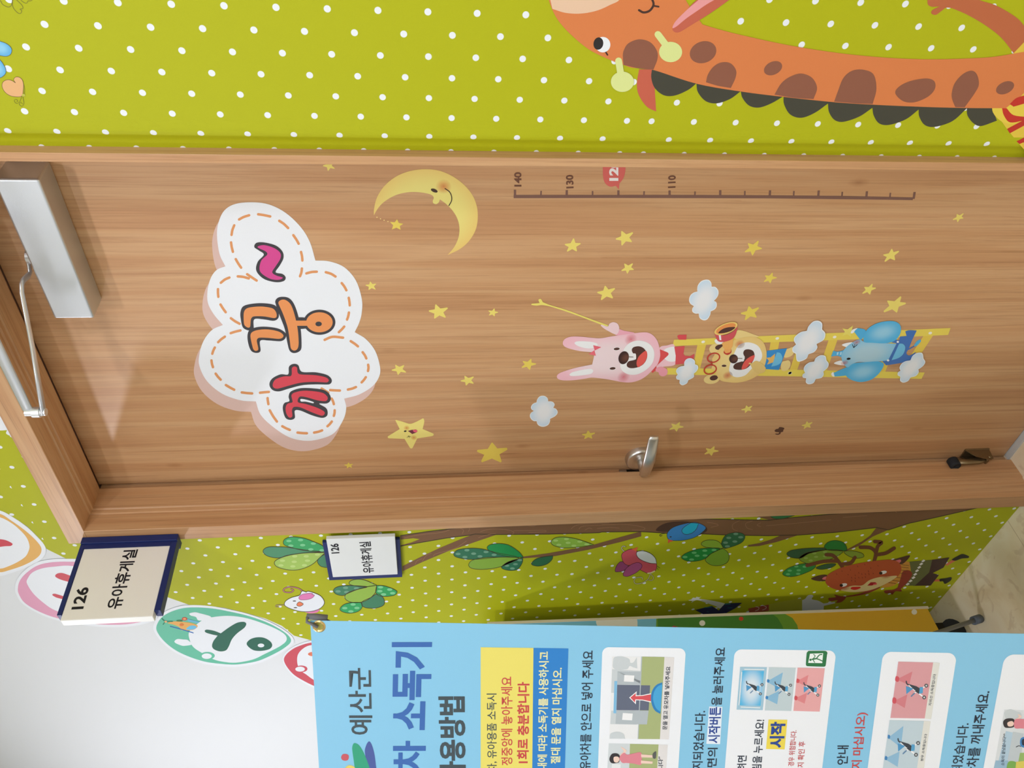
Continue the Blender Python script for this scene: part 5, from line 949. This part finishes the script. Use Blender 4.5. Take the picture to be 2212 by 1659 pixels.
for q in (ell(768, 235, 61, 48, -20, 14), [(781, 370, 1), (790, 335), (815, 300), (850, 281), (890, 284), (916, 315), (914, 350), (893, 396, 1), (835, 386)], ell(1083, 307, 43, 29, -25, 14), [(1089, 426, 1), (1120, 375), (1160, 345), (1210, 331), (1258, 350), (1281, 395), (1265, 446, 1), (1180, 440)], [(1358, 457, 1), (1375, 410), (1400, 350), (1440, 318), (1490, 314), (1535, 335), (1548, 400), (1531, 468, 1), (1440, 464)], [(1633, 420), (1650, 390), (1700, 365), (1770, 353), (1808, 365), (1811, 400), (1780, 435), (1720, 460), (1668, 455)], [(1887, 420), (1900, 375), (1935, 335), (1975, 318), (2000, 335), (2009, 380), (1990, 420), (1945, 483, 1), (1903, 482, 1), (1890, 450)], ell(2127, 395, 43, 26, -25, 14)):
    part(gi, RW, 5.4, G2, 'spot', [('p', q, GS)])

hb = empty('heart_decal', RW.hit(28, 187), 'small orange heart with a thin ribbon pictured high right of the door', 'wall decal')
HT = [(28, 1190), (42, 1130), (100, 1100), (160, 1110), (216, 1144, 1), (188, 1100), (215, 1063), (265, 1065), (305, 1100), (323, 1160), (320, 1240), (300, 1325), (200, 1333), (120, 1310), (60, 1260)]
OL = ink(120, 116, 40); OLB = ink(110, 84, 40)
part(hb, RW, 2, V1, 'heart_shape', [('p', HT, ink(229, 178, 124)), ('c', HT, 6, OLB)])
part(hb, RW, 3, V1, 'ribbon', [('l', [(325, 1160), (338, 1220), (335, 1300)], 5, OL), ('l', [(300, 1330), (265, 1410), (220, 1425), (195, 1390), (220, 1370), (245, 1395), (225, 1405)], 5, OL), ('l', [(315, 1335), (328, 1430), (300, 1465), (265, 1440), (285, 1415), (310, 1435)], 5, OL), ('o', 323, 1312, 24, 18, ink(190, 190, 80))])
bf = empty('butterfly_decal', RW.hit(10, 125), 'blue butterfly wings pictured high right of the door above the heart', 'wall decal')
OB = ink(84, 88, 84)
for q in ([(-150, 560), (-60, 545), (0, 568), (80, 597), (140, 642), (163, 692), (145, 748), (90, 776), (0, 766), (-100, 735)], [(-150, 800), (-60, 790), (0, 826), (50, 892), (80, 960), (72, 1020), (0, 1073), (-100, 1050)]):
    part(bf, RW, 2, V1, 'wing', [('p', q, blend((140, 204, 236), (96, 176, 226), 0.2, 1.0)), ('c', q, 7, OB)])
fl = empty('flower_decal', RW.hit(25, 10), 'thin outline drawing of a flower pictured at the top right of the door wall', 'wall decal')
part(fl, RW, 2, V1, 'petal', [('l', [(-40, -40), (5, 12), (40, 65), (110, 97), (150, 80), (166, 30), (170, -60)], 7, OL)])
part(fl, RW, 2, V1, 'petal', [('l', [(180, -30), (170, 60), (190, 120), (240, 175), (280, 186), (300, 150), (274, 128), (316, 115), (300, 70), (230, 0), (200, -60)], 7, OL)])
part(fl, RW, 2, V1, 'petal', [('l', [(260, -40), (300, 15), (360, 46), (388, 14), (430, 10), (470, -40)], 7, OL)])

# ================================================================== cabinet with a printed side, behind the banner
CX = -2.12; CY0, CY1, CZ0, CZ1 = -0.76, -0.064, 0.110, 1.452
LEAN = Matrix.Identity(4); LEAN[1][2] = 0.0167; LEAN[1][3] = -0.0167 * CZ0
cb = empty('cabinet', (-2.42, -0.41, 0), 'tall cabinet with a colourful landscape side panel standing behind the blue banner', 'cabinet')
CREAM = ink(214, 204, 178); CABW = ink(232, 232, 230)
S = Sheet(); S.box(CX - 0.62, CX - 0.004, CY0, CY1, CZ0, CZ1, CABW, LEAN); S.build('body', cb, bevel=0.003)
S = Sheet(); S.box(CX - 0.004, CX, CY0 + 0.002, CY1 - 0.008, CZ0 + 0.004, CZ1 - 0.002, ink(120, 186, 214), LEAN); S.build('side_panel', cb)
S = Sheet(); S.box(CX - 0.005, CX + 0.002, CY1 - 0.008, CY1, CZ0, CZ1, CREAM, LEAN); S.build('edge_trim', cb)
CAB = Plane((CX + 0.0002, 0, 0), (1, 0, 0))
S = Sheet(CAB, 1, px)
def pic(items):
    for k, (p, m) in enumerate(items): S.poly(p, m, up=k * .5)
def clip(P): return P
yv = [(x, 1347.5 - (x - 1045) * 0.0395) for x in (1060, 1290, 1420, 1600, 1800, 1998)]
def ytop(x): return 1347.2 - (x - 1045) * 0.0400 + 1.5
S.poly([(1418, ytop(1418)), (1690, ytop(1690)), (1712, 1335), (1722, 1350), (1727, 1372), (1725, 1420), (1430, 1450), (1416, 1380)], ink(104, 150, 52), sharp=True)
S.poly([(1421, ytop(1421)), (1665, ytop(1665)), (1680, 1335), (1690, 1352), (1696, 1372), (1690, 1420), (1435, 1450), (1421, 1380)], ink(70, 126, 52), up=.6, sharp=True)
S.poly([(1690, ytop(1690)), (2001, 1310), (2029, 1363), (2057, 1420), (1722, 1440), (1728, 1375), (1722, 1350), (1712, 1335)], ink(212, 168, 46), up=.3, sharp=True)
S.poly([(1291, ytop(1291)), (1372, ytop(1372)), (1377, 1352), (1374, 1366), (1360, 1400), (1310, 1400), (1295, 1362)], ink(226, 224, 214), up=.4)
for x, y, r, m in ((1517, 1346, 6.4, ink(228, 224, 214)), (1601, 1336.5, 4.8, ink(196, 66, 44)), (1456, 1356.5, 5, ink(180, 56, 70)), (1461, 1357, 4, ink(196, 66, 44)), (1546, 1361, 5, ink(180, 56, 70)), (1975, 1322, 6, ink(230, 224, 200))): S.oval(x, y, r, r * .95, m, up=1.2)
S.build('landscape_print', cb, label='printed sky, hills and yellow ground')
for x, y in ((CX - 0.05, CY1 - 0.06), (CX - 0.57, CY1 - 0.06), (CX - 0.05, CY0 + 0.06), (CX - 0.57, CY0 + 0.06)):
    S = Sheet(); S.tube([(x - 0.013, y, 0.035), (x + 0.013, y, 0.035)], 0.035, RUB, 18); S.box(x - 0.02, x + 0.02, y - 0.02, y + 0.02, 0.068, CZ0, DARKM); S.build('caster', cb)

# ================================================================== blue instruction banner on its stand
BA = Vector((-1.39377, -0.40981, 1.83869)); B1 = Vector((-0.856369, -0.516365, 0)); B2 = Vector((0.068075, -0.1129, -0.991272)); BN = Vector((0.511857, -0.848894, 0.131836))
def BP(s, t, h=0.0): return BA + B1 * s + B2 * t + BN * h
BAN = Plane(BA, BN)
bn = empty('instruction_banner', BP(0.3, 1.8), 'light blue upright banner with Korean instructions for a stroller steriliser on a stand', 'banner')
bn.location.z = 0.0
SKY = ink(135, 197, 230, 0.45)
S = Sheet()
nn = 12
for i in range(nn):
    for j in range(3):
        q = []
        for (a, b) in ((j, i), (j + 1, i), (j + 1, i + 1), (j, i + 1)):
            q.append(BP(0.6 * a / 3, 1.8 * b / nn))
        S.face3(q[::-1], SKY)
for (sa, ta, sb, tb) in ((0, 0, 0.6, 0), (0, 0, 0, 1.8), (0.6, 0, 0.6, 1.8), (0, 1.8, 0.6, 1.8)):
    S.face3([BP(sa, ta), BP(sb, tb), BP(sb, tb, -0.0006), BP(sa, ta, -0.0006)], SKY)
S.face3([BP(0, 0, -0.0006), BP(0.6, 0, -0.0006), BP(0.6, 1.8, -0.0006), BP(0, 1.8, -0.0006)], ink(232, 234, 234))
S.build('sheet', bn)
BRASS, N_, L_, B_ = nt('brass', 0.3, 0.9, 0.5); B_.inputs['Base Color'].default_value = (*lin((206, 180, 120)), 1)
GREY = ink(112, 114, 120, 0.5)
for s_ in (0.012, 0.588):
    for t_ in (0.016, 1.784):
        S = Sheet(); i0 = 0; R0, R1 = 0.0125, 0.0075
        ringp = []
        for k in range(24):
            a = 2 * math.pi * k / 24; ringp.append((math.cos(a), math.sin(a)))
        for k in range(24):
            a, b = ringp[k], ringp[(k + 1) % 24]
            S.face3([BP(s_ + a[0] * R0, t_ + a[1] * R0, 0.0003), BP(s_ + b[0] * R0, t_ + b[1] * R0, 0.0003), BP(s_ + b[0] * 0.010, t_ + b[1] * 0.010, 0.0020), BP(s_ + a[0] * 0.010, t_ + a[1] * 0.010, 0.0020)], BRASS)
            S.face3([BP(s_ + a[0] * 0.010, t_ + a[1] * 0.010, 0.0020), BP(s_ + b[0] * 0.010, t_ + b[1] * 0.010, 0.0020), BP(s_ + b[0] * R1, t_ + b[1] * R1, 0.0004), BP(s_ + a[0] * R1, t_ + a[1] * R1, 0.0004)], BRASS)
        S.face3([BP(s_ + a[0] * R1, t_ + a[1] * R1, 0.0003) for a in ringp], ink(150, 146, 60))
        S.build('grommet', bn)
        e = -1 if t_ < 1 else 1; f = -1 if s_ < .3 else 1
        S = Sheet(); S.tube([BP(s_ + 0.017 * f, t_ + 0.024 * e, -0.006), BP(s_ + 0.015 * f, t_ + 0.008 * e, -0.008), BP(s_ + 0.012 * f, t_ - 0.014 * e, -0.010)], [0.005, 0.0062, 0.0058], GREY, 14); S.tube([BP(s_ + 0.017 * f, t_ + 0.022 * e, -0.004), BP(s_ + 0.012 * f, t_ + 0.021 * e, 0.005), BP(s_ + 0.001 * f, t_ + 0.001 * e, 0.004)], 0.0030, GREY, 10); S.build('corner_cap', bn)
S = Sheet(); S.tube([BP(0.3, 0.55, -0.075), BP(0.3, 0.55, -0.03)], 0.022, GREY, 18); S.build('stand_hub', bn)
for s_, t_ in ((0, 0), (0.6, 0), (0, 1.8), (0.6, 1.8)):
    S = Sheet(); S.tube([BP(0.3, 0.55, -0.05), BP(s_ + (0.004 if s_ < .3 else -0.004), t_ + (0.02 if t_ < 1 else -0.02), -0.012)], 0.004, GREY, 10); S.build('stand_arm', bn)
ft = Vector((-2.060, -0.144, 0.016))
for f_ in (ft,):
    S = Sheet(); S.tube([BP(0.3, 0.55, -0.05), f_], 0.0065, ink(132, 136, 140, 0.4, 0.3), 12); lg = S.build('stand_leg', bn)
    dv = (BP(0.3, 0.55, -0.05) - f_).normalized()
    S = Sheet(); S.tube([f_ + dv * 0.028, f_ - dv * 0.006], 0.0125, ink(96, 104, 116, 0.7), 16); S.build('rubber_foot', lg)

Q3 = Z(640, 1320, 3.3515); Q4 = Z(1250, 1320, 3.6262); Q5 = Z(1780, 1200, 3.6134); Q8 = Z(1040, 1330, 5.041); Q7 = Z(640, 1500, 5.2667)
TG = ink(66, 78, 84); TB = ink(58, 104, 176); TR = ink(198, 72, 72); TL = ink(232, 230, 170); TN = ink(40, 50, 66); TBL = ink(42, 72, 150)
def line(crop, body, bl, br, tl, mat, bold=0.0, layer=3, label=None, name='lettering'):
    S = Sheet(BAN, layer, crop); write(S, body, bl, br, tl, mat, bold); return S.build(name, bn, label=label)
def panel(crop, q, mat, name, layer=2, label=None, sharp=True, parent=None):
    S = Sheet(BAN, layer, crop); S.poly(q, mat, sharp=sharp); return S.build(name, parent or bn, label=label)
# emblem
part(bn, BAN, 2, Q7, 'emblem', [('p', [(780, 660), (795, 580), (826, 535), (855, 565), (885, 660), (905, 800), (920, 1000), (840, 1000)], ink(74, 92, 158)), ('p', [(636, 620), (645, 570), (668, 554), (715, 580), (760, 650), (800, 740), (840, 860), (860, 1000), (700, 1000), (655, 760)], ink(50, 160, 124)), ('p', [(510, 715), (525, 684), (560, 677), (592, 690), (598, 720), (585, 748), (550, 755), (520, 742)], ink(198, 88, 98)), ('p', [(540, 860), (560, 830), (600, 806), (660, 825), (700, 900), (690, 1000), (560, 1000)], ink(226, 206, 104))])
line(Q3, '예산군', (553, 895), (543, 412), (386, 895), TG, 0.012)
line(Q3, '소독기', (966, 862), (985, 225), (682, 862), TB, 0.03)
line(Q3, '유모차', (930, 1600), (938, 940), (700, 1600), TB, 0.03)
line(Q3, '사용방법', (1228, 1246), (1222, 618), (1040, 1246), TG, 0.03)
panel(Q3, [(1335, 262), (1717, 267), (1700, 2000), (1335, 2000)], ink(230, 218, 108), 'notice_panel', label='yellow notice panel')
panel(Q3, [(1717, 267), (1970, 271), (1920, 2000), (1700, 2000)], ink(46, 128, 202), 'notice_panel', label='blue notice panel')
line(Q8, '유모차, 유아용품 소독시', (172, 1890), (170, 848), (62, 1890), TG, 0.01)
line(Q8, '정중앙에 놓아주세요', (338, 1630), (338, 664), (216, 1630), TR, 0.012)
line(Q8, '1회로 충분합니다', (514, 1606), (524, 722), (386, 1606), TR, 0.03)
line(Q8, '안내에 따라 소독기를 사용하시고', (712, 1770), (737, 390), (607, 1770), TL, 0.022)
line(Q8, '절대 문을 열지 마십시오.', (858, 1612), (884, 566), (752, 1612), TL, 0.022)
line(Q4, '유아차를 안으로 넣어 주세요', (92, 1240), (120, 310), (5, 1240), TN, 0.012)
def card(crop, x0, x1, y0, dx0, dx1, r, label, y1=2000):
    """white rounded card; x0,x1 at its right edge, sliding by dx per pixel towards the left end of the row"""
    S = Sheet(BAN, 2, crop)
    P = [(x0 + dx0 * (y1 - y0), y1)] + [(x0 + dx0 * r, y0 + r)]
    for k in range(1, 9):
        a = math.pi / 2 * k / 8; P.append((x0 + r - r * math.cos(a) + dx0 * (r - r * math.sin(a)), y0 + r - r * math.sin(a)))
    for k in range(0, 9):
        a = math.pi / 2 * k / 8; P.append((x1 - r + r * math.sin(a) , y0 + 8 + r - r * math.cos(a)))
    P.append((x1 + dx1 * (y1 - y0), y1))
    S.poly(P, ink(234, 238, 244), sharp=True); return S.build('step_card', bn, label=label)
k1 = card(Q4, 186, 837, 283, -0.037, -0.061, 50, 'white card showing the door being opened', 1750)
k2 = card(Q4, 1222, 2012, 300, -0.083, -0.115, 55, 'white card showing the three sterilising stages', 1750)
k3 = card(Q5, 462, 1030, 752, -0.134, -0.150, 62, 'white card with red and blue stroller pictures', 2180)
k4 = card(Q5, 1410, 2060, 772, -0.187, -0.2, 75, 'white card at the lower end showing a woman', 2180)
def inpart(parent, crop, name, items, layer=3, label=None): return part(parent, BAN, layer, crop, name, items, label)
LG1, LG2 = ink(198, 206, 210), ink(176, 186, 192)
def stroller(parent, crop, x, y, sc, tilt=1.0):
    """x,y = middle; drawn lying on its side in the photograph, wheels to the right"""
    def m(p): return [(x + a * sc + b * sc * -0.06, y + b * sc) for a, b in p]
    W_, D_, B_2 = ink(240, 240, 242), ink(58, 66, 76), ink(84, 160, 206)
    inpart(parent, crop, 'stroller_drawing', [('l', m([(-50, -34), (0, 8), (57, 49)]), 9 * sc, W_), ('l', m([(-8, 22), (30, -4), (66, -26)]), 9 * sc, W_), ('l', m([(-64, -54), (-60, -40), (-50, -32)]), 8 * sc, ink(60, 66, 74)),
        ('s', m([(-64, -24), (-16, -8), (-58, 28)]), ink(78, 150, 200)), ('s', m([(-52, -38), (4, -22), (30, -6), (14, 14), (-10, 0)]), D_), ('s', m([(-6, 8), (26, -2), (22, 28)]), D_), ('s', m([(25, -18), (46, -16), (46, 22), (23, 25)]), B_2), ('l', m([(-26, 42), (-6, 22)]), 7 * sc, ink(90, 130, 170)),
        ('o', *m([(57, 49)])[0], 12 * sc, 12 * sc, ink(70, 74, 80)), ('o', *m([(57, 49)])[0], 6 * sc, 6 * sc, ink(200, 204, 208)), ('o', *m([(66, -26)])[0], 12 * sc, 12 * sc, ink(70, 74, 80)), ('o', *m([(66, -26)])[0], 6 * sc, 6 * sc, ink(200, 204, 208))], 5)
# card 1
inpart(k1, Q4, 'picture', [('s', [(262, 357), (672, 360), (636, 1003), (240, 1000)], ink(230, 232, 234)), ('p', [(268, 400, 1), (280, 362), (340, 355), (395, 375), (405, 405), (430, 400), (455, 362, 1), (460, 450, 1), (425, 440), (400, 430), (380, 455), (300, 460), (268, 440)], LG1), ('s', [(262, 455), (490, 470), (470, 650), (255, 640)], LG1), ('s', [(255, 780), (470, 790), (455, 890), (248, 885)], LG1), ('p', [(250, 960), (300, 945), (350, 960), (365, 1000, 1), (242, 1000, 1)], LG1), ('s', [(490, 357), (672, 360), (636, 1003), (462, 1002)], ink(166, 178, 124)), ('s', [(490, 357), (498, 357), (468, 1002), (462, 1002)], LG2)], 3, 'entrance with an open door and a red arrow')
inpart(k1, Q4, 'doorway_drawing', [('s', [(280, 548), (302, 548), (294, 802), (272, 800)], ink(128, 186, 222)), ('s', [(304, 472), (566, 480), (548, 602), (560, 580), (302, 578)], LG2), ('s', [(302, 578), (560, 582), (548, 778), (296, 776)], ink(98, 106, 126)), ('s', [(296, 778), (548, 780), (535, 888), (288, 884)], LG2), ('s', [(358, 500), (436, 505), (432, 555), (354, 552)], ink(236, 238, 240)), ('s', [(346, 798), (424, 803), (418, 856), (340, 852)], ink(236, 238, 240))], 4)
inpart(k1, Q4, 'blue_mat_drawing', [('p', [(655, 558, 1), (610, 578), (578, 620), (566, 680), (576, 740), (600, 782), (640, 805, 1)], ink(46, 128, 190)), ('p', [(656, 574, 1), (620, 590), (592, 630), (582, 685), (594, 735), (612, 768), (642, 790, 1)], ink(72, 164, 216))], 5)
inpart(k1, Q4, 'arrow', [('s', [(396, 678), (455, 628), (452, 660), (500, 658), (566, 644), (566, 716), (500, 700), (450, 698), (448, 730)], ink(244, 244, 246)), ('s', [(405, 678), (448, 642), (446, 667), (500, 664), (566, 652), (566, 708), (500, 694), (444, 692), (441, 716)], ink(214, 84, 92))], 5.5)
inpart(k1, Q4, 'caption_strip', [('s', [(672, 360), (748, 363), (706, 1006), (636, 1003)], ink(222, 220, 220))], 4)
def ktext(parent, crop, body, bl, br, tl, mat, bold=0.0, layer=6, name='caption'):
    S = Sheet(BAN, layer, crop); write(S, body, bl, br, tl, mat, bold); return S.build(name, parent)
ktext(k1, Q4, '문을 열고 유모차를 넣어주세요', (692, 930), (721, 435), (655, 930), TN, 0.015)
WSKIN = ink(236, 206, 192)
inpart(k1, Q4, 'picture', [('s', [(236, 1036), (402, 1040), (388, 1500), (210, 1500)], ink(204, 212, 216)), ('s', [(402, 1040), (626, 1045), (600, 1500), (388, 1500)], ink(166, 178, 124)), ('s', [(626, 1045), (698, 1048), (668, 1500), (600, 1500)], ink(222, 220, 220)), ('s', [(262, 1195), (330, 1200), (326, 1260), (255, 1250)], ink(226, 230, 232))], 3, 'second picture, woman on a lawn')
inpart(k1, Q4, 'woman_drawing', [('p', [(242, 1150), (262, 1118), (300, 1115), (322, 1135), (318, 1180), (300, 1190), (262, 1192), (244, 1175)], ink(52, 48, 52)), ('p', [(275, 1145), (305, 1140), (320, 1160), (305, 1185), (278, 1180)], WSKIN), ('p', [(330, 1150), (375, 1098), (362, 1080), (330, 1062), (340, 1078), (352, 1100), (326, 1125)], WSKIN), ('p', [(322, 1140), (355, 1110), (380, 1125), (430, 1115), (488, 1108), (495, 1160), (488, 1205), (430, 1195), (375, 1190), (345, 1190), (326, 1170)], ink(218, 132, 146)), ('s', [(488, 1122), (586, 1130), (585, 1148), (490, 1146)], WSKIN), ('s', [(488, 1170), (580, 1178), (578, 1196), (488, 1194)], WSKIN), ('p', [(580, 1120), (606, 1100), (604, 1152), (582, 1152)], ink(90, 92, 92))], 5)
ktext(k1, Q4, '보냅니다”', (668, 1330), (658, 1140), (630, 1330), TN, 0.015)
# card 2 heading and contents
line(Q4, '정지되었습니다.', (965, 1312), (997, 782), (882, 1312), TN, 0.014)
panel(Q4, [(1022, 748), (1126, 750), (1108, 1042), (1000, 1040)], ink(226, 236, 248), 'highlight_patch', 2, 'pale patch under the words for start button')
line(Q4, '시작버튼', (1104, 1035), (1118, 752), (1012, 1035), TBL, 0.025)
line(Q4, '을 눌러주세요', (1120, 740), (1156, 286), (1036, 740), TN, 0.014)
line(Q4, '화면의', (1074, 1312), (1090, 1072), (996, 1312), TN, 0.014)
inpart(k2, Q4, 'exit_pictogram', [('p', [(1800, 312, 1), (1930, 312), (1948, 325), (1945, 345), (1935, 425), (1920, 436), (1795, 432), (1780, 420), (1786, 330)], ink(44, 116, 70)), ('s', [(1812, 334), (1915, 330), (1908, 408), (1798, 406)], ink(236, 242, 240)), ('o', 1816, 382, 9, 9, ink(44, 116, 70)), ('l', [(1830, 378), (1862, 372)], 11, ink(44, 116, 70)), ('l', [(1862, 372), (1885, 345), (1905, 340)], 8, ink(44, 116, 70)), ('l', [(1862, 372), (1895, 385), (1920, 398)], 8, ink(44, 116, 70)), ('l', [(1835, 376), (1852, 352), (1840, 340)], 6, ink(44, 116, 70)), ('l', [(1835, 380), (1848, 402)], 6, ink(44, 116, 70))], 4, 'green running figure pictogram')
BLUEP = blend((214, 226, 236), (74, 178, 226), 0.2, 1.1)
inpart(k2, Q4, 'picture', [('s', [(1265, 437), (1475, 440), (1442, 776), (1237, 772)], ink(160, 196, 216)), ('s', [(1282, 466), (1452, 470), (1425, 742), (1262, 738)], BLUEP), ('l', [(1300, 456), (1452, 458)], 6, WH2), ('l', [(1272, 752), (1420, 758)], 6, WH2), ('l', [(1278, 480), (1256, 735)], 6, WH2)], 4, 'blue lit chamber')
inpart(k2, Q4, 'picture', [('s', [(1490, 440), (1700, 445), (1665, 783), (1458, 778)], ink(190, 206, 212)), ('s', [(1486, 545), (1600, 480), (1575, 610), (1484, 560)], ink(134, 182, 212)), ('s', [(1472, 672), (1570, 625), (1555, 730), (1472, 690)], ink(134, 182, 212)), ('p', [(1478, 535), (1495, 540), (1490, 560), (1476, 556)], ink(60, 130, 190)), ('p', [(1468, 665), (1484, 670), (1480, 690), (1464, 686)], ink(60, 130, 190))], 4, 'grey chamber with two sprays')
inpart(k2, Q4, 'picture', [('s', [(1715, 443), (1928, 448), (1888, 788), (1682, 782)], ink(226, 166, 168)), ('s', [(1716, 545), (1800, 500), (1780, 590), (1716, 558)], ink(218, 134, 138)), ('s', [(1700, 680), (1790, 640), (1770, 725), (1700, 692)], ink(218, 134, 138)), ('p', [(1710, 530), (1730, 538), (1724, 562), (1706, 558)], ink(206, 84, 92)), ('p', [(1694, 664), (1714, 672), (1708, 698), (1690, 692)], ink(206, 84, 92))], 4, 'pink chamber with two red lamps')
stroller(k2, Q4, 1372, 602, 0.95); stroller(k2, Q4, 1596, 606, 0.95); stroller(k2, Q4, 1822, 612, 0.95)
ktext(k2, Q4, '알림을 누르세요!', (1425, 1312), (1460, 852), (1350, 1312), TN, 0.014, 5, 'lettering')
ktext(k2, Q4, '하려면', (1306, 1312), (1318, 1132), (1234, 1312), TN, 0.014, 5, 'lettering')
inpart(k2, Q4, 'start_button_patch', [('s', [(1487, 850), (1635, 852), (1613, 1084), (1468, 1080)], ink(234, 214, 84))], 4, 'yellow start button')
ktext(k2, Q4, '시작', (1605, 1072), (1622, 868), (1490, 1072), TBL, 0.04, 6, 'lettering')
ktext(k2, Q4, '경우 위험합니다.', (1686, 1215), (1710, 934), (1638, 1215), TR, 0.01, 5, 'lettering')
ktext(k2, Q4, '있는지 확인 후', (1758, 1312), (1776, 1022), (1706, 1312), TR, 0.01, 5, 'lettering')
# card 3
line(Q5, '중 안내', (180, 1740), (194, 1483), (92, 1740), TN, 0.014)
line(Q5, '열지 마십시오)', (296, 1740), (346, 1226), (202, 1740), TR, 0.016)
inpart(k3, Q5, 'picture', [('s', [(580, 828), (852, 835), (786, 1272), (518, 1268)], ink(214, 156, 162)), ('s', [(580, 960), (690, 905), (665, 1010), (580, 975)], ink(208, 126, 134)), ('s', [(556, 1130), (650, 1085), (630, 1190), (556, 1148)], ink(208, 126, 134)), ('p', [(562, 942), (586, 952), (580, 985), (556, 976)], ink(204, 84, 96)), ('p', [(540, 1108), (564, 1118), (558, 1155), (534, 1146)], ink(204, 84, 96))], 4, 'red chamber with a stroller')
inpart(k3, Q5, 'caption_strip', [('s', [(852, 835), (904, 838), (836, 1278), (786, 1272)], ink(222, 222, 216))], 4)
ktext(k3, Q5, '자외선 소독중입니다', (838, 1172), (876, 925), (814, 1172), TN, 0.012, 5)
inpart(k3, Q5, 'picture', [('s', [(512, 1285), (780, 1292), (705, 1800), (440, 1800)], ink(190, 208, 218)), ('s', [(510, 1415), (620, 1330), (600, 1500), (505, 1425)], ink(140, 184, 214)), ('s', [(484, 1580), (590, 1530), (575, 1650), (484, 1595)], ink(140, 184, 214)), ('p', [(500, 1400), (516, 1406), (512, 1430), (498, 1426)], ink(66, 130, 186)), ('p', [(478, 1566), (494, 1572), (490, 1596), (474, 1592)], ink(66, 130, 186))], 4, 'blue chamber with a stroller')
inpart(k3, Q5, 'caption_strip', [('s', [(780, 1292), (832, 1295), (760, 1800), (705, 1800)], ink(222, 222, 216))], 4)
ktext(k3, Q5, '분무 소독중입니다', (774, 1605), (806, 1392), (752, 1605), TN, 0.012, 5)
stroller(k3, Q5, 716, 1048, 1.22); stroller(k3, Q5, 652, 1496, 1.22)
# card 4
line(Q5, '되었습니다.', (1072, 1700), (1136, 1310), (986, 1700), TN, 0.014)
line(Q5, '유아차를 꺼내주세요.', (1176, 1800), (1300, 1060), (1082, 1800), TN, 0.016)
inpart(k4, Q5, 'picture', [('s', [(1408, 1202), (1620, 1210), (1540, 1800), (1300, 1800)], ink(214, 220, 224)), ('p', [(1405, 1230), (1450, 1200), (1500, 1215), (1540, 1235), (1530, 1300), (1440, 1290)], LG1), ('s', [(1420, 1370), (1475, 1382), (1420, 1660), (1350, 1650)], ink(176, 202, 220)), ('s', [(1475, 1375), (1560, 1390), (1530, 1640), (1425, 1640)], ink(190, 200, 206)), ('s', [(1340, 1600), (1440, 1600), (1420, 1680), (1320, 1680)], ink(150, 184, 208)), ('s', [(1530, 1540), (1640, 1540), (1600, 1800), (1480, 1800)], ink(150, 182, 106)), ('p', [(1440, 1610), (1500, 1615), (1500, 1680), (1430, 1680)], ink(120, 170, 84)), ('s', [(1500, 1610), (1600, 1600), (1590, 1700), (1490, 1700)], ink(216, 200, 96))], 3, 'woman beside a building with a stroller')
inpart(k4, Q5, 'woman_drawing', [('p', [(1398, 1300), (1420, 1275), (1470, 1272), (1488, 1290), (1485, 1335), (1450, 1345), (1410, 1340)], ink(52, 48, 52)), ('p', [(1432, 1305), (1465, 1292), (1482, 1310), (1470, 1332), (1438, 1332)], WSKIN), ('p', [(1490, 1290), (1540, 1262), (1532, 1245), (1512, 1240), (1520, 1260), (1488, 1280)], WSKIN), ('p', [(1488, 1285), (1530, 1275), (1600, 1290), (1620, 1350), (1540, 1350), (1488, 1345)], ink(218, 132, 146))], 5)
inpart(k4, Q5, 'stroller_drawing', [('p', [(1535, 1430), (1570, 1415), (1600, 1430), (1600, 1490), (1560, 1500), (1532, 1480)], ink(64, 130, 190)), ('p', [(1545, 1440), (1575, 1430), (1580, 1475), (1550, 1480)], ink(44, 50, 66)), ('l', [(1500, 1495), (1520, 1485), (1535, 1490)], 6, ink(60, 66, 74))], 5)
ktext(k4, Q5, '소독이 끝났습니다^^', (1408, 1640), (1424, 1390), (1380, 1640), TN, 0.008, 6)
